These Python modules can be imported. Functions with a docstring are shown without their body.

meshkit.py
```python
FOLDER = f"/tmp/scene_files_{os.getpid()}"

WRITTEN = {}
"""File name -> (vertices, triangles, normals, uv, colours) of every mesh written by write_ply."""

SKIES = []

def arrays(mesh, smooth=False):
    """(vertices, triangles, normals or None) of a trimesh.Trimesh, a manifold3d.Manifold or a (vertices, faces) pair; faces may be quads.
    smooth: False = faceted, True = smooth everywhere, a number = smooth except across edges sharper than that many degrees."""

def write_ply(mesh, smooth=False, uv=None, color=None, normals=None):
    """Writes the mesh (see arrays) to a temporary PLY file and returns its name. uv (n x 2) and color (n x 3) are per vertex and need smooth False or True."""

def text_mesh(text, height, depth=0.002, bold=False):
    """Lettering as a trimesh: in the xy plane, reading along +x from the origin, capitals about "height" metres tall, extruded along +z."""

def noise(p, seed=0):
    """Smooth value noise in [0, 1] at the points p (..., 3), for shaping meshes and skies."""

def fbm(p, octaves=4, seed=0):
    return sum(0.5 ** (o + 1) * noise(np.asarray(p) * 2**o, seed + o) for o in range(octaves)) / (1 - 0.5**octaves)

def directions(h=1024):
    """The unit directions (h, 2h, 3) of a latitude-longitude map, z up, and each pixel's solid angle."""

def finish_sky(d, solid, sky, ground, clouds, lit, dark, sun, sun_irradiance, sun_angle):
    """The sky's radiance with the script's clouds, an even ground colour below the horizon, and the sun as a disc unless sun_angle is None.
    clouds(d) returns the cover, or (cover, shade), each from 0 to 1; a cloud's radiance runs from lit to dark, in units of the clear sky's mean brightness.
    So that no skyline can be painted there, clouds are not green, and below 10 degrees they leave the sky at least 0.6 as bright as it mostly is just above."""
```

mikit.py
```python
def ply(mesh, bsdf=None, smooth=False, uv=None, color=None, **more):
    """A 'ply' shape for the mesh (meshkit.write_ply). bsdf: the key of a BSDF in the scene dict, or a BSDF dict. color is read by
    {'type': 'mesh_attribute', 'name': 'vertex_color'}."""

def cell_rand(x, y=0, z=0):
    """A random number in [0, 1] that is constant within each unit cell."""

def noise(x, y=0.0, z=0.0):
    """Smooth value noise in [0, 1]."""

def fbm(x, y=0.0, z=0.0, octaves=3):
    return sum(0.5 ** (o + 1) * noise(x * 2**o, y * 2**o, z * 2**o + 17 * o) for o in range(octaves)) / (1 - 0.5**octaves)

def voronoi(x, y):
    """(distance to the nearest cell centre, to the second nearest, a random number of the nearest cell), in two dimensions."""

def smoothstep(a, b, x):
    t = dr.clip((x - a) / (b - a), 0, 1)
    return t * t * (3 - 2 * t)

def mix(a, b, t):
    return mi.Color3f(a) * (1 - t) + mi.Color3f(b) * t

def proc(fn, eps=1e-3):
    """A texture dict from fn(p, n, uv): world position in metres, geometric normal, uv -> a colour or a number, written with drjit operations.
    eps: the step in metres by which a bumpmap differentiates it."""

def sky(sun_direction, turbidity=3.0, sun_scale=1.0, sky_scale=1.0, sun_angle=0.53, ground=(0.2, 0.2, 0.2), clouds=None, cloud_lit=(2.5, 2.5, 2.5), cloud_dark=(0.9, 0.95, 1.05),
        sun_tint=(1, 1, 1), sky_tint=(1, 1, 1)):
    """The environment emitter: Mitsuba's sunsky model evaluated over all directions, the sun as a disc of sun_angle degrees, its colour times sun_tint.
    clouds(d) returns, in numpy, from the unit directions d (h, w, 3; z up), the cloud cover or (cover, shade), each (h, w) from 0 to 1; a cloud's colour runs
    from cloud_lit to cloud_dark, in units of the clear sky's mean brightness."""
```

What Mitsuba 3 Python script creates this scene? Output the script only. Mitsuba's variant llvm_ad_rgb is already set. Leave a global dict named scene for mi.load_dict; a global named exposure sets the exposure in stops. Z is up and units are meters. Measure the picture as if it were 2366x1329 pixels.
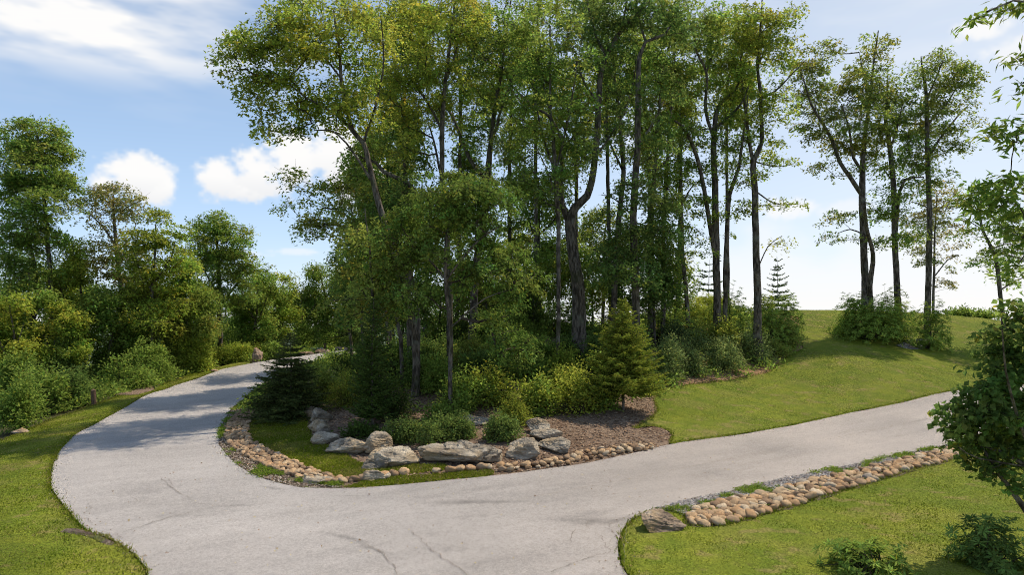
import math
import numpy as np
import drjit as dr
import mitsuba as mi
import trimesh
import shapely
from shapely.geometry import Polygon, LineString, Point
from scipy.interpolate import RBFInterpolator
from scipy.spatial import Delaunay, cKDTree
from scipy.ndimage import map_coordinates
import mikit
import meshkit
from mikit import noise, fbm, smoothstep, mix, cell_rand, voronoi

T = mi.ScalarTransform4f
scene, labels = {}, {}

# ------------------------------------------------------------------ camera, sky, exposure
EYE = np.array([0.0, 0.0, 4.4])
W0, H0, FOV, HORIZON = 2366.0, 1329.0, 73.7, 732.0
F = W0 / 2 / math.tan(math.radians(FOV / 2))
PITCH = math.atan((HORIZON - H0 / 2) / F)
FWD = np.array([0, math.cos(PITCH), math.sin(PITCH)])
UP = np.array([0, -math.sin(PITCH), math.cos(PITCH)])
scene['camera'] = {'type': 'perspective', 'fov': FOV, 'fov_axis': 'x', 'near_clip': 0.05, 'far_clip': 20000.0,
                   'to_world': T().look_at(origin=EYE.tolist(), target=(EYE + FWD).tolist(), up=[0, 0, 1])}
exposure = 1.7
SUN = np.array([0.70, 0.42, 1.36])


def sky_clouds(d):
    az = np.degrees(np.arctan2(d[..., 0], d[..., 1]))
    el = np.degrees(np.arcsin(np.clip(d[..., 2], -1, 1)))
    q = d * 9.0
    n1 = meshkit.fbm(q * 1.6, 6, 3)
    n2 = meshkit.fbm(q * np.array([1.0, 1.0, 3.5]) * 1.1 + 7, 5, 11)
    n3 = meshkit.fbm(q * 4.5 + 3, 5, 23)
    n4 = meshkit.fbm(q * 11.0 + 1, 3, 31)
    n5 = meshkit.fbm(q * 26.0 + 5, 3, 41)
    lump = (n3 - 0.5) * 1.35 + (n4 - 0.5) * 0.8 + (n5 - 0.5) * 0.4

    def blob(a, e, ra, re, soft=0.35, rag=1.0, base=None):
        r = np.sqrt(((az - a) / ra) ** 2 + ((el - e) / re) ** 2) - lump * 0.75 * rag
        c = np.clip((1.0 - r) / soft, 0, 1)
        c = c * c * (3 - 2 * c)
        if base is not None:
            c = c * np.clip((el - base + lump * 1.2) / 1.0, 0, 1)
        return c

    cover = np.zeros_like(az)
    shade = np.zeros_like(az)
    for args in ((-29.2, 10.2, 2.4, 2.0), (-27.6, 9.6, 1.7, 2.0), (-31.0, 9.4, 1.3, 1.2), (-23.2, 10.6, 2.0, 1.9), (-20.6, 11.2, 2.6, 2.3), (-17.6, 12.3, 3.0, 3.0),
                 (-14.5, 13.0, 3.0, 3.4), (-12.5, 11.5, 3.0, 3.6), (-21.5, 10.0, 2.8, 1.3)):
        c = blob(*args, soft=0.5)
        cover = np.maximum(cover, c)
        shade = np.maximum(shade, c * np.clip((args[1] + 0.2 - el) / (args[3] * 1.2), 0, 1) * 0.5)
    for args, k in (((35.2, 19.4, 2.0, 1.0), .9), ((37.0, 17.6, 2.6, 1.1), .7), ((21.5, 8.4, 3.0, 1.1), .8), ((26, 8.2, 2.4, 0.8), .5), ((11, 15, 4, 2), .35), ((-17.5, 5.2, 3.0, 0.35), .5), ((-21.5, 4.9, 2.6, 0.25), .4), ((45, 12, 6, 3), .7), ((-48, 12, 7, 3), .8),
                    ((80, 25, 12, 5), .7), ((120, 18, 14, 5), .8), ((-90, 20, 14, 6), .8), ((-140, 22, 16, 6), .8), ((170, 16, 14, 5), .8)):
        cover = np.maximum(cover, k * blob(*args, soft=0.6))
    cirrus = np.clip((n2 - 0.30) * 3.4, 0, 1) * np.exp(-(((az + 40) / 18) ** 4)) * np.exp(-((el - 23.0) / 5.6) ** 6) * 1.1 + 0.25 * np.exp(-(((az + 40) / 16) ** 4)) * np.exp(-((el - 23.5) / 5.0) ** 6)
    cirrus2 = np.clip((n2 - 0.5) * 2.2, 0, 1) * np.clip((el - 12) / 14, 0, 1) * 0.6
    veil = np.exp(-np.clip(el - 1, 0, 90) / 3.4) * np.clip(0.75 + 0.5 * (n2 - 0.5) + 0.012 * az, 0, 1)
    bank = np.clip((6.0 + (n1 - 0.5) * 7 - el + np.clip(az - 10, -40, 15) * 0.06) / 1.6, 0, 1) * np.clip((az - 4) / 16, 0, 1) * 0.5
    glow = 0.15 + 0.08 * np.exp(-np.clip(el, 0, 90) / 14) + 0.36 * np.clip((az + 14) / 45, 0, 1) * np.clip((95 - az) / 45, 0, 1)
    for c in (cirrus, cirrus2, veil, bank, glow):
        cover = 1 - (1 - cover) * (1 - np.clip(c, 0, 1))
    return cover, shade


scene['sky'] = mikit.sky(SUN.tolist(), turbidity=3.0, clouds=sky_clouds, cloud_lit=(2.5, 2.48, 2.45), cloud_dark=(1.55, 1.65, 1.85), sky_scale=.98, sky_tint=(.95, 1.03, 1.03), ground=(.55, .58, .62))
labels['sky'] = {'kind': 'structure'}


# ------------------------------------------------------------------ pixel -> world helpers (measuring aid only)
def ray(px, py):
    d = FWD + np.array([1, 0, 0]) * ((px - W0 / 2) / F) + UP * ((H0 / 2 - py) / F)
    return d


def P(px, py, depth):
    d = ray(px, py)
    return EYE + d * (depth / d[1])


def mpp(depth):
    return depth / F


# ------------------------------------------------------------------ terrain
ctrl_px = [  # photo pixel of a ground point, height above the road junction
    (0, 1329, 0), (350, 1329, 0), (700, 1329, 0), (1183, 1329, 0), (1430, 1329, 0), (1800, 1329, .05), (2366, 1329, .1),
    (118, 1100, 0), (500, 1010, .06), (640, 1120, 0), (900, 1120, 0), (1350, 1070, 0), (1540, 1030, .05), (1480, 1190, 0), (1800, 985, .16), (2170, 1035, .16),
    (1900, 1200, .02), (2097, 929, .59), (2245, 898, .90), (2366, 874, 1.19), (2366, 1000, .32), (300, 915, .32), (560, 930, .25), (420, 870, .6), (612, 880, .52), (511, 854, .79), (736, 832, 1.31), (812, 816, 1.6),
    (0, 1012, -.35), (0, 1150, -.05), (200, 942, .05), (330, 905, .3), (450, 862, .62), (300, 1000, .1), (350, 1100, 0),
    (1060, 1075, .12), (900, 1085, .1), (830, 1075, .08), (720, 985, .35), (690, 965, .42), (600, 1010, .1), (650, 1040, .1), (560, 960, .16), (1180, 1010, .42), (950, 985, .5), (1440, 950, .72), (1300, 950, .7), (1290, 790, 2.7), (850, 980, .5),
    (1200, 1070, .1), (1520, 960, .45), (1600, 950, .5), (1690, 870, 1.3), (1800, 835, 1.9), (1830, 800, 2.6), (1750, 780, 3.1), (2030, 800, 2.6), (1950, 900, .9), (2200, 860, 1.25), (1850, 760, 3.55), (1950, 830, 2.1), (2250, 760, 3.55)]
ctrl = [tuple(P(px, py, F * (EYE[2] - z) / (py - HORIZON))[:2]) + (z,) for px, py, z in ctrl_px]
ctrl += [(22.6, 52, 4.62), (36.2, 52, 4.15), (29, 52, 4.5), (12, 50, 4.1), (2, 45, 3.3), (-4, 34, 2.2), (-8, 34, 1.4), (0, 34, 2.5), (4, 36, 2.8), (10, 40, 3.0), (-8, 42, 1.8), (0, 58, 3.2), (14, 66, 3.6), (25, 66, 3.9), (40, 66, 3.4), (60, 60, 2.6), (50, 40, 1.6), (42, 46, 1.9), (40, 30, .8), (30, 20, .2),
         (25, 100, -3), (60, 100, -6), (0, 90, -1), (-17.7, 49, 1.2), (-15.4, 53, 1.45), (-13.9, 58, 1.62), (-20, 52.5, 1.1), (-20, 58, 1.2), (-12, 64, 1.8), (-20, 82, -2.5), (-26, 27, -1.6), (-30, 36, -1.0), (-24, 42, .3), (-34, 48, -.3), (-30, 58, .2), (-45, 60, -2), (-60, 80, -10), (-45, 40, -4.5), (-40, 25, -5), (-60, 20, -10), (-22, 18, -.8), (-16, 5, 0), (0, 0, 0), (15, 5, .1), (0, -20, 0), (-20, -20, -.5), (25, -20, .2), (40, 10, .2), (-40, 0, -4), (-60, -20, -8), (60, -20, 0), (80, 40, 0), (80, 100, -8), (-60, 115, -16), (0, 115, -6), (80, 115, -10)]
ctrl = np.array(ctrl)
GX, GY = np.arange(-80, 90.01, 1.0), np.arange(-25, 115.01, 1.0)
_rbf = RBFInterpolator(ctrl[:, :2], ctrl[:, 2], kernel='thin_plate_spline', smoothing=0.25)
_gx, _gy = np.meshgrid(GX, GY, indexing='ij')
TG = _rbf(np.stack([_gx.ravel(), _gy.ravel()], 1)).reshape(_gx.shape)


def ground_z(x, y):
    """terrain height, metres; falls away outside the surveyed hilltop"""
    x, y = np.asarray(x, float), np.asarray(y, float)
    u, v = np.clip(x, -80, 90) + 80, np.clip(y, -25, 115) + 25
    z = map_coordinates(TG, [np.ravel(u), np.ravel(v)], order=3, mode='nearest').reshape(u.shape)
    out = np.hypot(np.maximum(np.maximum(-80 - x, x - 90), 0), np.maximum(np.maximum(-25 - y, y - 115), 0))
    return z - 110 * (1 - np.exp(-out / 220.0))


def G(px, py, dmax=90.0):
    """ground point seen at a photo pixel (first meeting of the sight line with the terrain)"""
    px, py = np.atleast_1d(np.asarray(px, float)), np.atleast_1d(np.asarray(py, float))
    out = []
    t = np.linspace(5, dmax, 1200)
    for a, b in zip(px, py):
        d = ray(a, b)
        d = d / d[1]
        p = EYE + d * t[:, None]
        below = p[:, 2] < ground_z(p[:, 0], p[:, 1])
        k = int(np.argmax(below)) if below.any() else len(t) - 1
        lo, hi = t[max(k - 1, 0)], t[k]
        for _ in range(20):
            m = (lo + hi) / 2
            q = EYE + d * m
            if q[2] < ground_z(q[0], q[1]):
                hi = m
            else:
                lo = m
        out.append(EYE + d * hi)
    return np.array(out)


def gxy(pts):
    return G([p[0] for p in pts], [p[1] for p in pts])[:, :2]


def rng(*key):
    h = 2166136261
    for c in str(key):
        h = ((h ^ ord(c)) * 16777619) & 0xFFFFFFFF
    return np.random.default_rng(h)


# ------------------------------------------------------------------ materials
def rgb(*c):
    return {'type': 'rgb', 'value': list(c)}


VC = {'type': 'mesh_attribute', 'name': 'vertex_color'}


def bumped(base, fn, scale, eps=2e-3):
    return {'type': 'twosided', 'b': {'type': 'bumpmap', 'arbitrary': mikit.proc(fn, eps), 'scale': scale, 'bsdf': base}}


def asphalt_col(p, n, uv):
    g = noise(p.x * 75, p.y * 75)
    g2 = noise(p.x * 27 + 9, p.y * 27)
    big = fbm(p.x * 0.35, p.y * 0.35, 2.0, 4)
    streak = fbm(p.x * 0.5 + p.y * 0.28, (p.y * 0.85 - p.x * 0.5) * 2.6, 5.0, 3)
    g3 = noise(p.x * 10 + 3, p.y * 10)
    v = 0.256 * (0.70 + 0.28 * g + 0.22 * g2 + 0.10 * g3) * (0.70 + 0.40 * big + 0.24 * streak)
    warm = smoothstep(-4.0, 6.0, p.x) * (0.7 + 0.5 * big)
    c = mix(mi.Color3f(1.0, 0.98, 0.97), mi.Color3f(1.05, 0.98, 0.92), warm) * v
    for cx, cy, sx, sy, a, k in STAINS:
        ca, sa = math.cos(a), math.sin(a)
        u, w = (p.x - cx) * ca + (p.y - cy) * sa, (p.y - cy) * ca - (p.x - cx) * sa
        e = dr.exp(-(dr.square(u / sx) + dr.square(w / sy))) * (0.4 + 0.9 * noise(p.x * 9, p.y * 9))
        c = c * (1 - k * dr.minimum(e, 1))
    return c


def lawn_col(p, n, uv):
    b = fbm(p.x * 0.55, p.y * 0.55, 1.0, 4)
    m = fbm(p.x * 2.6, p.y * 2.6, 3.0, 3)
    f = noise(p.x * 34, p.y * 34)
    dry = smoothstep(0.5, 0.72, fbm(p.x * 1.1 + 40, p.y * 1.1, 7.0, 4))
    straw = smoothstep(0.62, 0.8, fbm(p.x * 2.3 + 11, p.y * 2.3 + 5, 9.0, 3))
    c = mix(mi.Color3f(0.072, 0.116, 0.010), mi.Color3f(0.145, 0.172, 0.018), dr.clip(0.15 + 0.9 * b * m * 2.2, 0, 1))
    c = mix(c, mi.Color3f(0.17, 0.165, 0.045), 0.35 * dry)
    c = mix(c, mi.Color3f(0.22, 0.17, 0.075), 0.5 * straw)
    stripe = 0.5 + 0.5 * dr.sin((dr.sqrt(dr.square(p.x + 1.0) + dr.square(p.y - 24.0)) * 2 * math.pi) / 2.3 + 1.5 * b)
    c = c * (1 - 0.30 * stripe * smoothstep(-6.0, -10.0, p.x))
    return c * (0.72 + 0.5 * f)


def mulch_col(p, n, uv):
    b = fbm(p.x * 1.2, p.y * 1.2, 1.0, 4)
    f = noise(p.x * 26, p.y * 26)
    g = noise(p.x * 60 + 5, p.y * 60)
    c = mix(mi.Color3f(0.075, 0.050, 0.036), mi.Color3f(0.205, 0.160, 0.125), dr.clip(b * 0.9 + 0.75 * f - 0.35, 0, 1))
    c = mix(c, mi.Color3f(0.30, 0.21, 0.13), 0.55 * smoothstep(0.62, 0.85, g))
    straw = smoothstep(4.5, 9.0, p.x) * smoothstep(27.0, 31.0, p.y)
    return mix(c, mi.Color3f(0.27, 0.165, 0.085) * (0.5 + f), 0.65 * straw)


def floor_col(p, n, uv):
    b = fbm(p.x * 0.7, p.y * 0.7, 1.0, 4)
    f = noise(p.x * 17, p.y * 17)
    near = mix(mi.Color3f(0.045, 0.035, 0.022), mi.Color3f(0.045, 0.062, 0.016), b) * (0.6 + 0.7 * f)
    far = smoothstep(110.0, 600.0, dr.sqrt(dr.square(p.x) + dr.square(p.y)))
    return mix(near, mi.Color3f(0.06, 0.085, 0.06), far)


def soil_col(p, n, uv):
    b = fbm(p.x * 2.2, p.y * 2.2, 4.0, 4)
    f = noise(p.x * 40, p.y * 40)
    c = mix(mi.Color3f(0.060, 0.046, 0.036), mi.Color3f(0.19, 0.165, 0.135), dr.clip(b * 0.8 + 0.7 * f - 0.4, 0, 1))
    return mix(c, mi.Color3f(0.07, 0.10, 0.02), 0.6 * smoothstep(0.56, 0.68, fbm(p.x * 1.7 + 3, p.y * 1.7, 8.0, 3)))


def gravel_col(p, n, uv):
    d1, d2, r = voronoi(p.x * 22, p.y * 22)
    v = 0.10 + 0.34 * r
    c = mi.Color3f(1.0, 0.97, 0.94) * v * smoothstep(0.0, 0.18, d2 - d1)
    b = smoothstep(0.48, 0.64, fbm(p.x * 1.6, p.y * 1.6, 2.0, 3))
    return mix(c, mi.Color3f(0.085, 0.065, 0.05) * (0.6 + 0.8 * noise(p.x * 40, p.y * 40)), 0.65 * b)


def bark_col(p, n, uv):
    a = fbm(p.x * 14, p.y * 14, p.z * 3.2, 3)
    l = fbm(p.x * 3.3, p.y * 3.3, p.z * 2.4, 4)
    c = mix(mi.Color3f(0.038, 0.031, 0.024), mi.Color3f(0.155, 0.132, 0.108), smoothstep(0.30, 0.72, a))
    c = mix(c, mi.Color3f(0.17, 0.175, 0.145), 0.55 * smoothstep(0.55, 0.75, l))
    return mix(c, mi.Color3f(0.05, 0.06, 0.02), 0.4 * smoothstep(0.58, 0.70, fbm(p.x * 2.1 + 8, p.y * 2.1, p.z * 1.1, 3)))


def bark_bump(p, n, uv):
    return fbm(p.x * 16, p.y * 16, p.z * 4.0, 3)


def rock_col_of(dark, light, rust, k):
    def fn(p, n, uv):
        a = fbm(p.x * 2.3 + p.z * 1.5, p.y * 2.3, p.z * 6.0, 4)
        f = noise(p.x * 38, p.y * 38, p.z * 38)
        l = fbm(p.x * 5.0 + 13, p.y * 5.0, p.z * 5.0, 4)
        r = fbm(p.x * 1.5 + 31, p.y * 1.5, p.z * 2.2, 3)
        c = mix(mi.Color3f(*dark), mi.Color3f(*light), dr.clip((a - 0.28) * 2.1, 0, 1))
        c = mix(c, mi.Color3f(*rust), k * smoothstep(0.48, 0.68, r))
        c = mix(c, mi.Color3f(0.46, 0.45, 0.39), 0.35 * smoothstep(0.60, 0.74, l))
        return c * (0.72 + 0.5 * f)
    return fn


def rock_bump(p, n, uv):
    return fbm(p.x * 9 + p.z * 4, p.y * 9, p.z * 22, 4)


def cobble_col(p, n, uv):
    c = mi.Color3f(1.0) * (0.80 + 0.36 * fbm(p.x * 17, p.y * 17, p.z * 17, 3))
    return c


STAINS = []
for a, b, sx, sy, ang, k in ((1070, 1163, .75, .16, .05, .42), (1150, 1163, .6, .10, .05, .25), (1340, 1205, .7, .25, -.2, .30), (800, 1245, .55, .08, -.55, .32), (860, 1270, .6, .08, -.75, .34), (1110, 1195, .6, .12, .2, .14), (1075, 1272, .5, .16, .1, .16), (630, 1130, .35, .09, -.5, .30),
                             (330, 1140, .5, .25, .2, .10), (455, 1195, .4, .06, .15, .20), (815, 1148, .3, .06, 0, .22), (1430, 1205, 1.0, .16, .32, .30), (1360, 1190, .5, .2, .4, .2), (600, 1240, 1.6, .10, -.35, .05), (980, 1150, 2.2, .14, .10, .05), (1250, 1120, 2.4, .16, .45, .05), (1500, 1110, 2.6, .2, .55, .05), (1700, 1080, 2.4, .18, .55, .05), (700, 1190, 1.2, .5, .3, .08), (350, 1010, 2.5, .22, .9, .08), (1150, 1290, .8, .4, .5, .10), (560, 1170, .4, .1, .2, .22), (1000, 1235, .5, .3, 0, .10)):
    g = G(a, b)[0]
    STAINS.append((g[0], g[1], sx, sy, ang, k))

scene['asphalt'] = bumped({'type': 'principled', 'base_color': mikit.proc(asphalt_col), 'roughness': 0.85, 'specular': 0.35}, lambda p, n, uv: noise(p.x * 90, p.y * 90) + 0.6 * noise(p.x * 40, p.y * 40), 0.004)
scene['lawn_turf'] = bumped({'type': 'principled', 'base_color': mikit.proc(lawn_col), 'roughness': 0.9, 'specular': 0.15}, lambda p, n, uv: noise(p.x * 30, p.y * 30) + noise(p.x * 11, p.y * 11), 0.022, 4e-3)
scene['mulch'] = bumped({'type': 'principled', 'base_color': mikit.proc(mulch_col), 'roughness': 0.95, 'specular': 0.1}, lambda p, n, uv: noise(p.x * 19 + p.y * 11, p.y * 21 - p.x * 9) + noise(p.x * 43 - p.y * 31, p.y * 47 + p.x * 25) * 0.6, 0.012, 4e-3)
scene['forest_soil'] = {'type': 'twosided', 'b': {'type': 'principled', 'base_color': mikit.proc(floor_col), 'roughness': 0.95, 'specular': 0.1}}
scene['verge_soil'] = bumped({'type': 'principled', 'base_color': mikit.proc(soil_col), 'roughness': 0.95, 'specular': 0.1}, lambda p, n, uv: noise(p.x * 28, p.y * 28), 0.02, 4e-3)
scene['gravel_mat'] = bumped({'type': 'principled', 'base_color': mikit.proc(gravel_col), 'roughness': 0.9, 'specular': 0.2}, lambda p, n, uv: voronoi(p.x * 22, p.y * 22)[0], 0.02, 4e-3)
scene['bark'] = bumped({'type': 'principled', 'base_color': mikit.proc(bark_col), 'roughness': 0.9, 'specular': 0.2}, bark_bump, 0.05, 5e-3)
scene['twig_bark'] = {'type': 'twosided', 'b': {'type': 'principled', 'base_color': rgb(.055, .044, .034), 'roughness': 0.9, 'specular': 0.15}}
scene['grey_rock'] = bumped({'type': 'principled', 'base_color': mikit.proc(rock_col_of((.115, .100, .080), (.40, .36, .285), (.34, .255, .145), .55)), 'roughness': 0.85, 'specular': 0.3}, rock_bump, 0.09, 6e-3)
scene['brown_rock'] = bumped({'type': 'principled', 'base_color': mikit.proc(rock_col_of((.10, .075, .055), (.30, .24, .18), (.33, .24, .11), .6)), 'roughness': 0.85, 'specular': 0.3}, rock_bump, 0.09, 6e-3)
scene['pink_rock'] = bumped({'type': 'principled', 'base_color': mikit.proc(rock_col_of((.20, .13, .09), (.46, .36, .28), (.42, .27, .15), .6)), 'roughness': 0.85, 'specular': 0.3}, rock_bump, 0.09, 6e-3)
for i, c in enumerate([(.39, .28, .17), (.41, .32, .21), (.385, .255, .145), (.31, .225, .145), (.225, .155, .10), (.43, .36, .26), (.26, .235, .20), (.41, .305, .19)]):
    scene[f'cobble_{i}'] = {'type': 'twosided', 'b': {'type': 'principled', 'base_color': mikit.proc((lambda c: lambda p, n, uv: mi.Color3f(*c) * (0.62 + 0.62 * fbm(p.x * 9, p.y * 9, p.z * 9, 3)))(c)), 'roughness': 0.9, 'specular': 0.12}}
for name, rough, trans, spec in (('leaf', .42, 1.2, .4), ('glossy_leaf', .30, .8, .55), ('needle', .55, .55, .3), ('blade', .55, .8, .3)):
    scene[name] = {'type': 'principledthin', 'base_color': VC, 'roughness': rough, 'diff_trans': trans, 'spec_trans': 0.0, 'eta': 1.5}
for i, c in enumerate([(.16, .26, .045), (.20, .30, .05), (.13, .22, .04), (.24, .30, .05)]):
    scene[f'near_leaf_{i}'] = {'type': 'principledthin', 'base_color': rgb(*c), 'roughness': .4, 'diff_trans': 1.1, 'spec_trans': 0.0, 'eta': 1.4}
scene['crack_fill'] = {'type': 'twosided', 'b': {'type': 'diffuse', 'reflectance': rgb(.175, .158, .143)}}
scene['seam_fill'] = {'type': 'twosided', 'b': {'type': 'diffuse', 'reflectance': rgb(.215, .19, .165)}}
scene['old_wood'] = {'type': 'twosided', 'b': {'type': 'principled', 'base_color': mikit.proc(lambda p, n, uv: mix(mi.Color3f(.07, .042, .028), mi.Color3f(.17, .11, .075), fbm(p.x * 30, p.y * 30, p.z * 5, 3))), 'roughness': .9}}
scene['galvanised'] = {'type': 'twosided', 'b': {'type': 'principled', 'base_color': rgb(.42, .46, .45), 'roughness': .5, 'metallic': .3}}


def add(key, mesh, mat, smooth=False, uv=None, color=None, **more):
    scene[key] = mikit.ply(mesh, mat, smooth=smooth, uv=uv, color=color, **more)
    return key


# ------------------------------------------------------------------ ground sheets
def wiggle(xy, amp, freq, seed):
    if amp == 0:
        return xy
    q = np.stack([xy[:, 0] * freq, xy[:, 1] * freq, np.full(len(xy), seed * 3.7)], 1)
    return xy + amp * 2 * np.stack([meshkit.fbm(q, 3, seed) - .5, meshkit.fbm(q + 50, 3, seed + 9) - .5], 1)


def outline(pts, closed=True, step=0.25, smooth_it=3):
    """dense, rounded outline through world points"""
    ls = LineString(np.vstack([pts, pts[:1]]) if closed else pts)
    n = max(8, int(ls.length / step))
    q = np.array([ls.interpolate(t).coords[0] for t in np.linspace(0, ls.length, n, endpoint=not closed)])
    for _ in range(smooth_it):
        if closed:
            q = (np.roll(q, 1, 0) + 2 * q + np.roll(q, -1, 0)) / 4
        else:
            q[1:-1] = (q[:-2] + 2 * q[1:-1] + q[2:]) / 4
    return q


def region(px_pts, world_tail=(), wig=0.0, freq=1.5, seed=1, step=0.25, smooth_it=3):
    pts = np.vstack([gxy(px_pts)] + ([np.array(world_tail, float)] if len(world_tail) else []))
    return Polygon(wiggle(outline(pts, True, step, smooth_it), wig, freq, seed)).buffer(0)


def sheet(poly, spacing, dz, bump=0.0, bfreq=2.0, seed=1, edge=0.25, drop=0.0):
    """triangulated sheet draped on the terrain"""
    vs, fs, at = [], [], 0
    r = rng('sheet', seed)
    for g in getattr(poly, 'geoms', [poly]):
        if g.area < .01:
            continue
        rings = []
        for ring in [g.exterior, *g.interiors]:
            n = max(6, int(ring.length / edge))
            rings.append(np.array([ring.interpolate(t).coords[0] for t in np.linspace(0, ring.length, n, endpoint=False)]))
        b = np.vstack(rings)
        x0, y0, x1, y1 = g.bounds
        X, Y = np.meshgrid(np.arange(x0, x1, spacing), np.arange(y0, y1, spacing))
        q = np.stack([X.ravel(), Y.ravel()], 1) + r.uniform(-.3, .3, (X.size, 2)) * spacing
        q = q[shapely.contains_xy(g.buffer(-edge * .4), q[:, 0], q[:, 1])] if len(q) else q
        p = np.vstack([b, q])
        t = Delaunay(p).simplices
        c = p[t].mean(1)
        t = t[shapely.contains_xy(g, c[:, 0], c[:, 1])]
        a = p[t]
        flip = np.cross(a[:, 1] - a[:, 0], a[:, 2] - a[:, 0]) < 0
        t[flip] = t[flip][:, ::-1]
        z = ground_z(p[:, 0], p[:, 1]) + dz
        if bump:
            z = z + bump * 2 * (meshkit.fbm(np.stack([p[:, 0] * bfreq, p[:, 1] * bfreq, p[:, 0] * 0 + seed], 1), 4, seed) - .5)
        z[:len(b)] -= drop
        vs.append(np.column_stack([p, z]))
        fs.append(t + at)
        at += len(p)
    return trimesh.Trimesh(np.vstack(vs), np.vstack(fs), process=False)


def add_sheet(key, poly, spacing, dz, mat, **k):
    m = sheet(poly, spacing, dz, **k)
    add(key, m, mat, smooth=True, uv=np.array(m.vertices)[:, :2])
    return key


LEFT_EDGE = [(352, 1329), (307, 1278), (255, 1245), (204, 1232), (179, 1207), (143, 1166), (117, 1125), (120, 1084), (138, 1043), (179, 1002), (245, 967), (317, 926), (347, 911), (409, 890), (460, 875), (511, 854), (577, 841), (613, 835), (660, 828), (724, 819.6), (759, 814), (805, 808)]
FAR_EDGE = [(812, 816), (774, 823), (736, 832), (690, 848), (650, 866), (613, 888)]
INNER = [(613, 888), (570, 918), (530, 950), (507, 993), (504, 1027), (530, 1061), (568, 1091), (624, 1114), (688, 1129), (763, 1132), (857, 1128), (989, 1116), (1139, 1102), (1200, 1095), (1300, 1080), (1400, 1063), (1480, 1045), (1544, 1029), (1705, 1006), (1836, 984), (1966, 955), (2097, 929), (2245, 898), (2366, 874)]
LOWER = [(2366, 992), (2175, 1033), (2053, 1057), (1923, 1085), (1792, 1112), (1661, 1144), (1574, 1162), (1509, 1179), (1457, 1203), (1430, 1234), (1426, 1273), (1443, 1329)]
DX = gxy([(2366, 874)])[0]
DXT = DX + (14, 8)
DL = gxy([(2366, 992)])[0]
road_pts = np.vstack([gxy(LEFT_EDGE), [[-13.5, 53.0], [-6, 56.5], [-5, 51.5], [-11.0, 48.6]], gxy(FAR_EDGE[:-1]), gxy(INNER), [DXT, DL + (14, 8)], gxy(LOWER), [[3.2, 5.0], [5.5, -15], [-3.5, -15], [-4.5, 5.0]]])
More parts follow.
